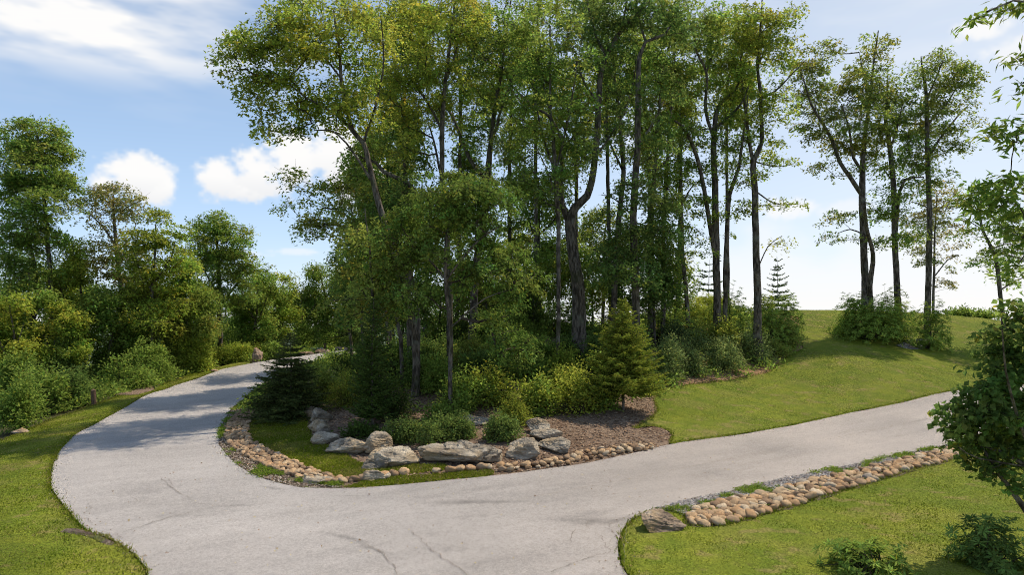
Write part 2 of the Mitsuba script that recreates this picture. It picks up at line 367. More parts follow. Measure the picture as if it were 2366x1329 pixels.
ROAD = Polygon(wiggle(outline(road_pts, True, .25, 4), .05, 2.2, 5)).buffer(0)
add_sheet('driveway', ROAD, .7, .02, 'asphalt', seed=3, bump=.012, bfreq=.6)
labels['driveway'] = {'kind': 'structure'}

WOOD_EDGE = [(0, 1022), (54, 1001), (108, 974), (163, 957), (217, 938), (271, 919), (339, 901), (379, 888), (420, 877), (450, 865), (490, 853), (530, 843), (575, 836)]
left_lawn = Polygon(wiggle(outline(np.vstack([gxy(LEFT_EDGE[:17]), gxy(WOOD_EDGE[::-1]), [[-26, 22], [-24, 10], [-20, -10], [-4.5, -10], [-4.6, 5]]]), True, .2, 3), .10, 2.5, 7)).buffer(0).difference(ROAD.buffer(.045))
up_lawn_px = INNER[17:] + []
MULCH_EDGE = [(1848, 735), (1841, 771), (1857, 807), (1814, 827), (1781, 860), (1700, 876), (1644, 885), (1580, 893), (1531, 902), (1509, 924), (1520, 950), (1500, 972), (1461, 994), (1509, 984), (1544, 994), (1557, 1011), (1544, 1029)]
right_lawn = Polygon(wiggle(outline(np.vstack([gxy(INNER[17:]), [DXT, [60, 70], [22, 75], [17, 60]], gxy(MULCH_EDGE[:-1])]), True, .2, 2), .08, 2.5, 11)).buffer(0).difference(ROAD.buffer(.045))
BAND_LOW = [(1587, 1223), (1661, 1221), (1749, 1199), (1836, 1173), (1923, 1146), (2010, 1120), (2097, 1092), (2184, 1070), (2366, 1020)]
BAND_UP = [(1592, 1181), (1661, 1166), (1749, 1149), (1836, 1125), (1923, 1105), (2010, 1083), (2097, 1064), (2184, 1044), (2366, 1004)]
BL, BU = gxy([(2366, 1020)])[0], gxy([(2366, 1004)])[0]
low_lawn = Polygon(wiggle(outline(np.vstack([gxy(LOWER[::-1][:5]), gxy([(1545, 1180), (1583, 1195)]), gxy(BAND_LOW), [BL + (14, 8), [45, 20], [45, -10], [5.6, -10], [3.3, 5]]]), True, .2, 2), .08, 2.5, 13)).buffer(0).difference(ROAD.buffer(.045))
ISLAND = [(598, 967), (577, 978), (575, 1008), (591, 1026), (634, 1048), (689, 1073), (743, 1095), (779, 1106), (829, 1112), (905, 1099), (1028, 1091), (1030, 1077), (950, 1080), (830, 1075), (760, 1035), (720, 1020), (707, 975), (683, 965)]
isl_lawn = region(ISLAND, wig=.05, seed=17, step=.15, smooth_it=2)
strip_lawn = region([(790, 1132), (870, 1110), (905, 1106), (1008, 1101), (1084, 1094), (1139, 1091), (1139, 1102), (989, 1116), (857, 1128)], wig=.03, seed=19, step=.12, smooth_it=1).difference(ROAD.buffer(.03))
patch_lawn = region([(530, 950), (570, 918), (613, 888), (650, 868), (690, 855), (700, 880), (660, 935), (610, 940), (570, 947)], wig=.05, seed=23).difference(ROAD.buffer(.045))
far_verge = region([(690, 848), (736, 832), (774, 823), (812, 816), (860, 812), (860, 830), (760, 850), (700, 870)], wig=.05, seed=25).difference(ROAD.buffer(.045))
LAWNS = {'left_lawn': left_lawn, 'upper_lawn': right_lawn, 'lower_lawn': low_lawn, 'island_lawn': isl_lawn.union(strip_lawn), 'verge_lawn': patch_lawn.union(far_verge)}
for i, (k, poly) in enumerate(LAWNS.items()):
    add_sheet(k, poly, .6, .045, 'lawn_turf', seed=30 + i, bump=.03, bfreq=1.2, drop=.03, edge=.2)
    labels[k] = {'kind': 'structure'}
bed_px = INNER[:18] + MULCH_EDGE[::-1]
bed = Polygon(outline(np.vstack([gxy(bed_px), [[17, 60], [2, 56], [-4, 50], [-10.5, 47]], gxy(FAR_EDGE[1:-1])]), True, .25, 2)).buffer(0).difference(ROAD.buffer(-.06))
add_sheet('planting_bed', bed, .35, .005, 'mulch', seed=41, bump=.045, bfreq=2.2, drop=.02)
labels['planting_bed'] = {'kind': 'structure'}
SWALE_OUT = [(598, 940), (568, 945), (550, 956), (531, 972), (522, 987), (520, 1005), (524, 1023), (537, 1039), (562, 1057), (589, 1072), (616, 1084), (652, 1097), (685, 1109), (720, 1120), (790, 1120)]
SWALE_IN = [(829, 1116), (779, 1108), (743, 1097), (689, 1075), (634, 1050), (591, 1028), (575, 1010), (577, 980), (607, 954)]
swale = region(SWALE_OUT + SWALE_IN, step=.15, smooth_it=1)
verge_left = region(INNER[2:10] + [(790, 1132), (790, 1118)] + SWALE_OUT[::-1][1:], step=.15, smooth_it=1).difference(ROAD.buffer(-.05))
add_sheet('soil_verge', verge_left, .25, .03, 'verge_soil', seed=43, bump=.03, bfreq=3.0, drop=.02, edge=.15)
labels['soil_verge'] = {'kind': 'structure'}
band = region(BAND_UP + BAND_LOW[::-1], step=.15, smooth_it=1)
verge_right = Polygon(outline(np.vstack([gxy(LOWER[:8]), gxy([(1545, 1180), (1583, 1195)]), gxy(BAND_UP), [BU + (12, 7), DL + (12, 7)]]), True, .2, 1)).buffer(0).difference(ROAD.buffer(-.05))
add_sheet('gravel_verge', verge_right, .25, .03, 'gravel_mat', seed=47, bump=.03, bfreq=3.0, drop=.02, edge=.15)
labels['gravel_verge'] = {'kind': 'structure'}
# base ground: fine on the hilltop, coarse out to the horizon
def far_axis(lo, hi):
    core = np.arange(lo, hi + .1, 2.0)
    ext = np.cumsum(2.0 * 1.22 ** np.arange(1, 34))
    return np.concatenate([lo - ext[::-1], core, hi + ext])
ax_, ay_ = far_axis(-80, 90), far_axis(-25, 115)
bx_, by_ = np.meshgrid(ax_, ay_, indexing='ij')
bz_ = ground_z(bx_, by_) - .10
far = np.hypot(bx_, by_)
bz_ += np.clip((far - 200) / 800, 0, 1) * 90 * (meshkit.fbm(np.stack([bx_ / 900, by_ / 900, bx_ * 0], -1), 4, 5) - .7)
nx_, ny_ = bx_.shape
idx = np.arange(nx_ * ny_).reshape(nx_, ny_)
quads = np.stack([idx[:-1, :-1], idx[1:, :-1], idx[1:, 1:], idx[:-1, 1:]], -1).reshape(-1, 4)
qc = np.stack([(bx_[:-1, :-1] + bx_[1:, 1:]).ravel() / 2, (by_[:-1, :-1] + by_[1:, 1:]).ravel() / 2], 1)
gm = trimesh.Trimesh(np.stack([bx_.ravel(), by_.ravel(), bz_.ravel()], 1), np.vstack([quads[:, [0, 1, 2]], quads[:, [0, 2, 3]]]), process=False)
add('ground', gm, 'forest_soil', smooth=True)
labels['ground'] = {'kind': 'structure'}

# ------------------------------------------------------------------ mesh helpers
def leaf_mesh(C, U, N, L, Wd, fold=.12):
    """folded diamond leaves: centre, long axis, normal, length, width"""
    n = len(C)
    U = U / np.maximum(np.linalg.norm(U, axis=1, keepdims=True), 1e-9)
    V = np.cross(N, U)
    V /= np.maximum(np.linalg.norm(V, axis=1, keepdims=True), 1e-9)
    M = np.cross(U, V)
    L, Wd = np.broadcast_to(L, n)[:, None], np.broadcast_to(Wd, n)[:, None]
    q = np.stack([C - U * L * .5, C + V * Wd * .5 + M * Wd * fold - U * L * .05, C + U * L * .5 - M * L * .06, C - V * Wd * .5 + M * Wd * fold - U * L * .05], 1)
    i = np.arange(n)[:, None] * 4
    f = np.concatenate([i + [0, 2, 1], i + [0, 3, 2]], 1).reshape(-1, 3)
    return q.reshape(-1, 3), f


def leaf_tri(C, U, N, L, Wd):
    n = len(C)
    U = U / np.maximum(np.linalg.norm(U, axis=1, keepdims=True), 1e-9)
    V = np.cross(N, U)
    V /= np.maximum(np.linalg.norm(V, axis=1, keepdims=True), 1e-9)
    L, Wd = np.broadcast_to(L, n)[:, None], np.broadcast_to(Wd, n)[:, None]
    q = np.stack([C - U * L * .45 - V * Wd * .5, C - U * L * .25 + V * Wd * .5, C + U * L * .6], 1)
    return q.reshape(-1, 3), np.arange(3 * n).reshape(-1, 3)


def paint(r, n, base, spread=.28, yellow=0.0, per=4, light=None):
    """one colour per leaf"""
    b = np.array(base)[None] * r.uniform(1 - spread, 1 + spread, (n, 1))
    b = b * (1 + r.normal(0, .05, (n, 3)))
    y = (r.random(n) < yellow)[:, None]
    b = np.where(y, b * np.array([1.7, 1.25, .8]), b)
    if light is not None:
        b = b * light[:, None]
    return np.clip(np.repeat(b, per, 0), .005, .6)


def tubes(p0, p1, r0, r1, sides):
    d = p1 - p0
    d = d / np.maximum(np.linalg.norm(d, axis=1, keepdims=True), 1e-9)
    a = np.where(np.abs(d[:, 2:]) < .9, np.array([[0, 0, 1.]]), np.array([[1., 0, 0]]))
    x = np.cross(d, a)
    x /= np.linalg.norm(x, axis=1, keepdims=True)
    y = np.cross(d, x)
    t = np.arange(sides) * 2 * np.pi / sides
    ring = x[:, None] * np.cos(t)[None, :, None] + y[:, None] * np.sin(t)[None, :, None]
    v = np.concatenate([p0[:, None] + ring * np.asarray(r0)[:, None, None], p1[:, None] + ring * np.asarray(r1)[:, None, None]], 1)
    k = np.arange(sides)
    q = np.stack([k, (k + 1) % sides, (k + 1) % sides + sides, k + sides], 1)
    f = np.vstack([q[:, [0, 2, 1]], q[:, [0, 3, 2]]])
    f = (np.arange(len(p0)) * 2 * sides)[:, None, None] + f[None]
    return v.reshape(-1, 3), f.reshape(-1, 3)


def join(parts):
    at, vs, fs = 0, [], []
    for v, f in parts:
        vs.append(v)
        fs.append(f + at)
        at += len(v)
    return np.vstack(vs), np.vstack(fs)


def spline(pts, step):
    """Catmull-Rom through rows of (x, y, z, radius)"""
    p = np.asarray(pts, float)
    if len(p) == 2:
        n = max(2, int(np.linalg.norm(p[1, :3] - p[0, :3]) / step))
        t = np.linspace(0, 1, n + 1)[:, None]
        return p[0] * (1 - t) + p[1] * t
    e = np.vstack([2 * p[0] - p[1], p, 2 * p[-1] - p[-2]])
    out = []
    for i in range(1, len(e) - 2):
        n = max(1, int(np.linalg.norm(e[i + 1, :3] - e[i, :3]) / step))
        for t in np.arange(n) / n:
            a, b, c, d = e[i - 1], e[i], e[i + 1], e[i + 2]
            out.append(.5 * (2 * b + (c - a) * t + (2 * a - 5 * b + 4 * c - d) * t * t + (3 * b - a - 3 * c + d) * t ** 3))
    out.append(e[-2])
    return np.array(out)


def trunk_mesh(path, sides=11, seed=0, rough=.10):
    """one continuous bark tube along rows of (x, y, z, radius)"""
    p, rad = path[:, :3], np.maximum(path[:, 3], .012)
    d = np.gradient(p, axis=0)
    d /= np.maximum(np.linalg.norm(d, axis=1, keepdims=True), 1e-9)
    x = np.cross(d, [0.0, 1.0, 0.05])
    x /= np.maximum(np.linalg.norm(x, axis=1, keepdims=True), 1e-9)
    y = np.cross(d, x)
    t = np.arange(sides) * 2 * np.pi / sides
    q = np.stack([np.cos(t)[None] * 1.7 + p[:, :1] * 0, np.sin(t)[None] * 1.7 + p[:, :1] * 0, p[:, 2:3] * 1.3 + 0 * t[None] + seed], -1)
    rr = rad[:, None] * (1 + rough * 2.4 * (meshkit.fbm(q, 3, seed % 97) - .5))
    v = p[:, None] + (x[:, None] * np.cos(t)[None, :, None] + y[:, None] * np.sin(t)[None, :, None]) * rr[..., None]
    n = len(p)
    i = np.arange(n * sides).reshape(n, sides)
    a, b, c, e = i[:-1], np.roll(i[:-1], -1, 1), np.roll(i[1:], -1, 1), i[1:]
    f = np.concatenate([np.stack([a, c, b], -1).reshape(-1, 3), np.stack([a, e, c], -1).reshape(-1, 3)])
    return v.reshape(-1, 3), f


def number(base, used):
    k = used.get(base, 0)
    used[base] = k + 1
    return base if k == 0 else f'{base}_{k:03d}'


USED = {}


def thing(name, label, cat, group=None):
    key = number(name, USED)
    labels[key] = {'label': label, 'category': cat}
    if group:
        labels[key]['group'] = group
    return key


def stuff(key):
    labels.setdefault(key, {})['kind'] = 'stuff'


# ------------------------------------------------------------------ stones
def rock_mesh(seed, dims, planes=11, sub=4, rough=.040, strata=.014, round_=.022):
    r = rng('rock', seed)
    s = trimesh.creation.icosphere(subdivisions=sub)
    v = np.array(s.vertices)
    n = r.normal(size=(planes, 3))
    n /= np.linalg.norm(n, axis=1, keepdims=True)
    dist = r.uniform(.62, 1.0, planes)
    h = np.maximum(v @ n.T, 1e-3) / dist[None]
    k = 1 / round_
    rad = 1 / (np.sum(h ** k, 1) ** (1 / k))
    p = v * np.minimum(rad, 1.25)[:, None]
    p = p - (p.max(0) + p.min(0)) / 2
    p = p / (p.max(0) - p.min(0)) * np.array(dims)
    q = p / max(dims) * 4.0
    m = max(dims)
    ax = r.normal(size=3) * np.array([.5, .5, 1.6])
    ax /= np.linalg.norm(ax)
    lay = (q @ ax)[:, None] * ax
    big = (meshkit.fbm(q * 1.1 + seed, 4, seed % 50) - .5) * 2
    chip = np.abs(meshkit.fbm(q * 1.6 + 9, 4, seed % 17) - .5)
    crev = np.exp(-(np.abs(meshkit.fbm(q * .8 + lay * 1.2 + 3, 4, seed % 23) - .5) / .022) ** 2)
    bed_ = meshkit.fbm(q * .6 + lay * 5.0 + 5, 3, seed % 31) - .5
    fine = meshkit.fbm(q * 5.5 + 2, 3, seed % 13) - .5
    e = m * (rough * big - rough * 1.3 * chip - strata * 1.9 * crev + strata * 2.2 * bed_ + rough * .8 * fine)
    return trimesh.Trimesh(p + v * e[:, None], s.faces, process=False)


def place(x, y, z, rz=0, tilt=(0, 0)):
    return T().translate([float(x), float(y), float(z)]).rotate([0, 0, 1], rz).rotate([1, 0, 0], tilt[0]).rotate([0, 1, 0], tilt[1])


def boulder(label, px, py, wpx, hpx, mat='grey_rock', dep=.75, rz=0, tilt=(0, 0), sink=.12, seed=1, group='boulders edging the planting bed', name='boulder', depth=None, planes=10, rough=.042):
    """px, py: middle of its foot in the photo; wpx, hpx: its size there"""
    g = G(px, py)[0] if depth is None else P(px, py, depth)
    if depth is not None:
        g[2] = ground_z(g[0], g[1])
    s = mpp(g[1])
    w, h = wpx * s * 1.06, hpx * s * .84
    d = w * dep
    key = thing(name, label, 'rock', group)
    m = rock_mesh(seed, (w, d, h * (1 + sink)), planes=planes, rough=rough, sub=4 if wpx > 45 else 3)
    add(key, m, mat, smooth=28, to_world=place(g[0], g[1] + d * .42, g[2] + h * (1 + sink) / 2 - h * sink, rz, tilt))
    return key


boulder('long flat-topped tan boulder lying lengthways, widest of the bed edge', 1058, 1079, 190, 58, dep=.5, seed=11, tilt=(8, 3), rz=-4)
boulder('pale grey boulder sloping down to a point on the grass island', 893, 1086, 142, 52, dep=.62, seed=23, tilt=(10, -6), rz=12)
boulder('grey boulder leaning up behind the sloping pale one', 872, 1050, 66, 60, dep=.8, seed=29, tilt=(-8, 12), rz=30)
boulder('dark grey layered slab between the grass island and shrubs', 806, 1054, 112, 44, dep=.55, seed=31, tilt=(4, -4), rz=-6)
boulder('egg shaped grey boulder standing alone on the bare mulch', 1206, 1064, 84, 47, dep=.75, seed=38, tilt=(10, -14), rz=10)
boulder('grey boulder with a cut lower edge, right in front of a lumpy one', 1280, 1050, 76, 42, dep=.75, seed=41, tilt=(6, 8), rz=-10)
boulder('lumpy pale boulder wedged above two others on the mulch', 1261, 1022, 74, 34, dep=.7, seed=43, tilt=(5, 0), rz=15)
boulder('rounded dark boulder half under the glossy shrubs', 1243, 1008, 58, 46, dep=.8, seed=47, tilt=(0, 14), rz=-20)
boulder('small grey boulder at the lower end of the curving boulder row', 746, 1031, 62, 32, dep=.7, seed=53, rz=20, tilt=(6, 0))
boulder('thin wedge of grey rock on top of the lowest curving boulder', 742, 1014, 44, 24, dep=.7, seed=59, rz=40, tilt=(0, -12))
boulder('grey boulder at the elbow of the curving boulder row', 728, 1003, 58, 36, dep=.8, seed=61, rz=-15, tilt=(4, 6))
boulder('tall grey boulder above the elbow of the curving row', 740, 978, 46, 38, dep=.8, seed=67, rz=25, tilt=(4, 14))
boulder('flat grey rock between the spruce and the curving boulder row', 718, 967, 38, 20, dep=.8, seed=71, rz=0)
boulder('pale crumbly rock at the skirt of the dark spruce', 704, 963, 42, 26, dep=.7, seed=73, rz=10, tilt=(0, -8))
boulder('peaked grey rock in the grass beside the single row of stones', 860, 1116, 54, 30, dep=.7, seed=79, tilt=(0, 6), group='rocks along the driveway')
boulder('small pale block leaning on the peaked rock in the grass', 886, 1110, 30, 17, dep=.8, seed=83, group='rocks along the driveway')
boulder('flat ridged slab closing the lower end of the stone channel', 727, 1122, 76, 20, dep=.5, seed=89, tilt=(4, -4), rz=-3, group='rocks along the driveway')
boulder('brown boulder at the head of the stone border in the lower lawn', 1537, 1236, 104, 50, 'brown_rock', dep=.75, seed=97, tilt=(12, 4), rz=8, group='rocks along the driveway')
boulder('dark slab half hidden behind the glossy round shrubs', 1090, 985, 90, 26, dep=.6, seed=101, tilt=(6, 0))
boulder('pinkish upright standing stone at the outer drive bend', 591, 836, 25, 38, 'pink_rock', dep=.7, seed=104, tilt=(0, 6), group='rocks along the driveway', name='standing_stone', sink=.2)
boulder('low cream rock beyond the dark spruce beside the upper drive', 744, 817, 36, 12, 'pink_rock', dep=.5, seed=107, group='rocks along the driveway')
boulder('long cream rock farthest up the drive under the dark trees', 786, 810, 35, 10, 'pink_rock', dep=.5, seed=109, group='rocks along the driveway')
boulder('weathered pale rock showing through the spruce top', 705, 822, 34, 11, 'pink_rock', dep=.5, seed=113, group='rocks along the driveway')
boulder('small white rock in the verge below the standing stone', 493, 860, 15, 7, 'pink_rock', dep=.8, seed=127, group='rocks along the driveway')
boulder('low brown rock at the wood edge beside the curving lawn', 40, 1006, 34, 16, 'brown_rock', dep=.8, seed=131, group='rocks along the driveway')
boulder('orange rock at the foot of the big rhododendron on the hill', 2100, 785, 30, 12, 'pink_rock', dep=.6, seed=137, group=None)

COB = []
for i in range(9):
    r = rng('cobble', i)
    COB.append(rock_mesh(500 + i, (1, r.uniform(.66, .9), r.uniform(.5, .68)), planes=8, sub=1, rough=.05, strata=.0, round_=.24))
COBD = [[mikit.ply(m, f'cobble_{c}', smooth=True) for c in range(8)] for m in COB]


def scatter(poly, gap, seed, tries=26000):
    r = rng('scatter', seed)
    x0, y0, x1, y1 = poly.bounds
    c = np.stack([r.uniform(x0, x1, tries), r.uniform(y0, y1, tries)], 1)
    c = c[shapely.contains_xy(poly, c[:, 0], c[:, 1])]
    keep, cell = [], {}
    for p in c:
        k = (int(p[0] / gap), int(p[1] / gap))
        if all(np.hypot(*(p - q)) > gap for a in (-1, 0, 1) for b in (-1, 0, 1) for q in cell.get((k[0] + a, k[1] + b), ())):
            cell.setdefault(k, []).append(p)
            keep.append(p)
    return np.array(keep)


def stones(holder, pts, size, seed, probs, lift=0.0, rot=None):
    r = rng('stones', seed)
    for i, p in enumerate(pts):
        s = size * r.uniform(.72, 1.32) if np.ndim(size) == 0 else size[i]
        c = r.choice(8, p=probs)
        m = r.integers(len(COB))
        rz = r.uniform(0, 360) if rot is None else rot[i] + r.normal(0, 18)
        key = f'{holder}__stone' + (f'_{i:03d}' if i else '')
        scene[key] = {**COBD[m][c], 'to_world': place(p[0], p[1], ground_z(p[0], p[1]) + s * .13 + lift, rz, (r.normal(0, 12), r.normal(0, 12))).scale([s, s, s])}


def stone_fill(holder, pts, size, seed):
    r = rng('fill', seed)
    parts = []
    for p in pts:
        m = COB[r.integers(len(COB))]
        a = r.uniform(0, 6.28)
        s = size * r.uniform(.7, 1.2)
        v = np.array(m.vertices) * s
        v = np.column_stack([v[:, 0] * math.cos(a) - v[:, 1] * math.sin(a) + p[0], v[:, 0] * math.sin(a) + v[:, 1] * math.cos(a) + p[1], v[:, 2] + ground_z(p[0], p[1]) + s * .13 + .03])
        parts.append((v, np.array(m.faces)))
    add(holder + '__stone_fill', join(parts), 'cobble_4', smooth=True)
    labels[holder + '__stone_fill'] = {'kind': 'stuff'}


PR_TAN = np.array([.20, .07, .17, .22, .22, .02, .04, .06])
PR_PALE = np.array([.22, .16, .14, .16, .10, .09, .02, .11])
ch = thing('stone_channel', 'curving drainage channel filled with small tan river stones beside the drive', 'drainage channel')
add_sheet(ch + '__bed', swale.buffer(.05), .25, .02, 'verge_soil', seed=51, bump=.02, edge=.15)
pts = scatter(swale.buffer(-.04), .135, 1, 90000)
order = np.argsort(pts[:, 1])
pts = pts[order]
stones(ch, pts[:300], .200, 1, PR_TAN / PR_TAN.sum(), lift=.045)
if len(pts) > 300:
    stone_fill(ch, pts[300:], .195, 4)
ed = thing('stone_edging', 'single row of tan river stones along the mulch bed and drive', 'stone edging')
line = gxy([(760, 1119), (790, 1117), (820, 1114), (907, 1101), (1008, 1096), (1084, 1089), (1160, 1083), (1236, 1080), (1287, 1069), (1379, 1052), (1441, 1042), (1503, 1035)])
ls = LineString(outline(line, False, .2, 2))
r = rng('edging')
ep, er, es = [], [], []
t = 0.0
while t < ls.length:
    s = r.uniform(.22, .36)
    a, b = ls.interpolate(t + s / 2), ls.interpolate(t + s / 2 + .1)
    g = np.array([a.x, a.y])
    ang = math.degrees(math.atan2(b.y - a.y, b.x - a.x))
    if not (2.1 < t + s / 2 - 0 < 2.9):
        ep.append(g + r.normal(0, .03, 2)); er.append(ang); es.append(s * 1.06)
    if t > ls.length * .42:
        off = np.array([-math.sin(math.radians(ang)), math.cos(math.radians(ang))]) * (-.25)
        ep.append(g + off + r.normal(0, .04, 2)); er.append(ang); es.append(s * r.uniform(.6, .95))
        if t > ls.length * .72:
            ep.append(g - off * .9 + r.normal(0, .05, 2)); er.append(ang); es.append(s * r.uniform(.6, 1.0))
    t += s * .98
PR_OR = np.array([.20, .14, .24, .12, .10, .08, .01, .11])
stones(ed, np.array(ep), np.array(es), 2, PR_OR / PR_OR.sum(), lift=.05, rot=er)
bd = thing('stone_border', 'broad band of large tan river stones between the lower lawn and drive', 'stone border')
add_sheet(bd + '__bed', band.buffer(.08), .3, .02, 'verge_soil', seed=53, bump=.02, edge=.15)
pts = scatter(band.buffer(-.06), .175, 3, 90000)
pts = pts[np.argsort(np.hypot(pts[:, 0], pts[:, 1]))]
stones(bd, pts[:300], .285, 3, PR_PALE / PR_PALE.sum(), lift=.03)
if len(pts) > 300:
    stone_fill(bd, pts[300:], .265, 5)

# ------------------------------------------------------------------ foliage
GREEN = {'beech': (.185, .275, .058), 'maple': (.320, .400, .066), 'lime': (.380, .450, .075), 'mid': (.240, .345, .070), 'dark': (.155, .240, .062), 'olive': (.285, .345, .076), 'tan': (.320, .330, .115),
         'pale': (.280, .360, .125), 'blue': (.110, .165, .065), 'fir': (.080, .112, .036), 'spruce': (.265, .315, .050), 'hem': (.078, .130, .030), 'rhodo': (.165, .240, .062), 'weed': (.190, .280, .045)}
TRI = [0]
LSZ, PER, CLU = .98, 1.25, 3.0


def crown(key, C, outw, col, lsz, r, cr=.75, per=58, droop=.25, mat='leaf', aspect=.72, yellow=.02, flat=.20, spread=.28, part='crown', near=False, leaves=0):
    """leaf sprays round the points C; outw: the outward direction at each"""
    n = len(C)
    per = max(6, int(per * (.15 / lsz) ** 1.6)) if not near else per
    N = np.repeat(np.arange(n), per)
    nn = len(N)
    up = np.array([0, 0, 1.0])
    nor = up + outw * droop + r.normal(0, .16, (n, 3))
    nor /= np.linalg.norm(nor, axis=1, keepdims=True)
    a = np.cross(nor, r.normal(size=(n, 3)))
    a /= np.linalg.norm(a, axis=1, keepdims=True)
    b = np.cross(nor, a)
    size = cr * r.uniform(.6, 1.25, n)
    th, rad = r.uniform(0, 2 * np.pi, nn), np.sqrt(r.random(nn)) * size[N]
    # leaves gather along a few shoots
    shoots = 5
    th = np.round(th * shoots / (2 * np.pi)) * 2 * np.pi / shoots + r.normal(0, .13, nn) * (.4 + 1.2 / (.35 + rad / size[N])) + N
    loc = a[N] * (np.cos(th) * rad)[:, None] + b[N] * (np.sin(th) * rad)[:, None]
    pos = C[N] + loc + nor[N] * (r.normal(0, flat, nn) * size[N])[:, None] - up * (.28 * rad ** 2)[:, None]
    U = loc / np.maximum(rad, .05)[:, None] + r.normal(0, .55, (nn, 3)) - up * .35
    Nn = nor[N] + r.normal(0, .75, (nn, 3))
    if leaves:
        rel = pos - EYE
        dep = rel @ FWD
        px, py = rel[:, 0] / np.maximum(dep, .1) * F + W0 / 2, H0 / 2 - (rel @ UP) / np.maximum(dep, .1) * F
        big = np.where((px < W0 - 6) & (py > 6) & (px > 0) & (py < H0))[0]
        big = big[np.argsort(dep[big])][:leaves]
        lv, lf = leaf_mesh(np.zeros((1, 3)), np.array([[1., 0, 0]]), np.array([[0, 0, 1.]]), 1.0, aspect)
        base = mikit.ply((lv, lf), None)
        for i, k in enumerate(big):
            u = U[k] / np.linalg.norm(U[k])
            w = np.cross(Nn[k], u)
            w /= np.linalg.norm(w)
            s = lsz * r.uniform(.8, 1.25)
            M = np.eye(4)
            M[:3, 0], M[:3, 1], M[:3, 2], M[:3, 3] = u * s, w * s, np.cross(u, w) * s, pos[k]
            scene[f'{key}__leaf' + (f'_{i:03d}' if i else '')] = {**base, 'bsdf': {'type': 'ref', 'id': f'near_leaf_{k % 4}'}, 'to_world': T(M)}
        rest = np.setdiff1d(np.arange(nn), big)
        pos, U, Nn, N, nn = pos[rest], U[rest], Nn[rest], N[rest], len(rest)
    v, f = (leaf_mesh if near else leaf_tri)(pos, U, Nn, lsz * r.uniform(.7, 1.25, nn), lsz * aspect * r.uniform(.75, 1.2, nn))
    tone = r.uniform(.64, 1.36, n)[N]
    c = paint(r, nn, col, spread, yellow, 4 if near else 3, light=tone)
    hue = np.repeat((1 + .55 * (meshkit.fbm(C * .9 + 11, 2, 7) - .5) + r.normal(0, .07, n))[N], 4 if near else 3)
    c[:, 0] *= hue
    k = add(f'{key}__{part}', (v, f), mat, color=c)
    stuff(k)
    TRI[0] += len(f)


def branchwork(key, nodes, C, r, part='branchwork', rtip=.010, mat='twig_bark', fan=3, fanlen=.5, up_bias=.6, power=.47):
    """a branching skeleton from the trunk nodes (x, y, z) to every spray"""
    pts, par = [*nodes], [-1] * len(nodes)
    d0 = cKDTree(nodes).query(C)[0]
    arr = np.zeros((len(nodes) + len(C) * 4, 3))
    arr[:len(nodes)] = nodes
    m = len(nodes)
    parent = -np.ones(len(arr), int)
    for i in np.argsort(d0):
        c = C[i]
        q = arr[:m]
        dv = c - q
        cost = np.linalg.norm(dv, axis=1) + up_bias * np.maximum(-dv[:, 2] + .1, 0) + .12 * np.maximum(0, np.linalg.norm(dv[:, :2], axis=1) - dv[:, 2] * 2.2)
        j = int(np.argmin(cost))
        a = arr[j]
        L = np.linalg.norm(c - a)
        mid = (a + c) / 2 + r.normal(0, .09, 3) * L - np.array([0, 0, .05 * L])
        last = j
        for t in (.33, .66, 1.0):
            arr[m] = (1 - t) ** 2 * a + 2 * t * (1 - t) * mid + t * t * c + (r.normal(0, .03, 3) * L if t < 1 else 0)
            parent[m] = last
            last = m
            m += 1
    n0 = len(nodes)
    cnt = np.zeros(m)
    kids = np.zeros(m, bool)
    kids[parent[n0:m][parent[n0:m] >= 0]] = True
    for i in range(m - 1, n0 - 1, -1):
        if not kids[i]:
            cnt[i] += 1
        if parent[i] >= 0:
            cnt[parent[i]] += cnt[i]
    rad = rtip * np.maximum(cnt, 1) ** power
    e = np.arange(n0, m)
    p0, p1 = arr[parent[e]], arr[e]
    parts = []
    r0 = np.where(parent[e] >= n0, rad[parent[e]], rad[e] * 1.15)
    r0 = np.minimum(r0, rad[e] * 1.5)
    thick = rad[e] > .028
    if thick.any():
        parts.append(tubes(p0[thick], p1[thick] + (p1 - p0)[thick] * .04, r0[thick], rad[e][thick], 6))
    if (~thick).any():
        parts.append(tubes(p0[~thick], p1[~thick], r0[~thick], rad[e][~thick], 3))
    if fan:
        k = np.repeat(np.arange(len(C)), fan)
        dirs = r.normal(size=(len(k), 3)) * np.array([1, 1, .35])
        dirs /= np.linalg.norm(dirs, axis=1, keepdims=True)
        parts.append(tubes(C[k], C[k] + dirs * fanlen * r.uniform(.5, 1.2, (len(k), 1)), np.full(len(k), rtip * .8), np.full(len(k), rtip * .3), 3))
    v, f = join(parts)
    kk = add(f'{key}__{part}', (v, f), mat)
    stuff(kk)
    TRI[0] += len(f)


def limb_path(pts, depth, base=None, lean=0.0, r=None):
    """photo points (px, py, width in px) of a stem at a depth; lean: metres of depth gained by its tip"""
    out = []
    n = len(pts)
    for i, q in enumerate(pts):
        d = depth + lean * (i / max(1, n - 1)) ** 1.3
        p = P(q[0], q[1], d)
        out.append([*p, q[2] * .37 * mpp(d)])
    return np.array(out)


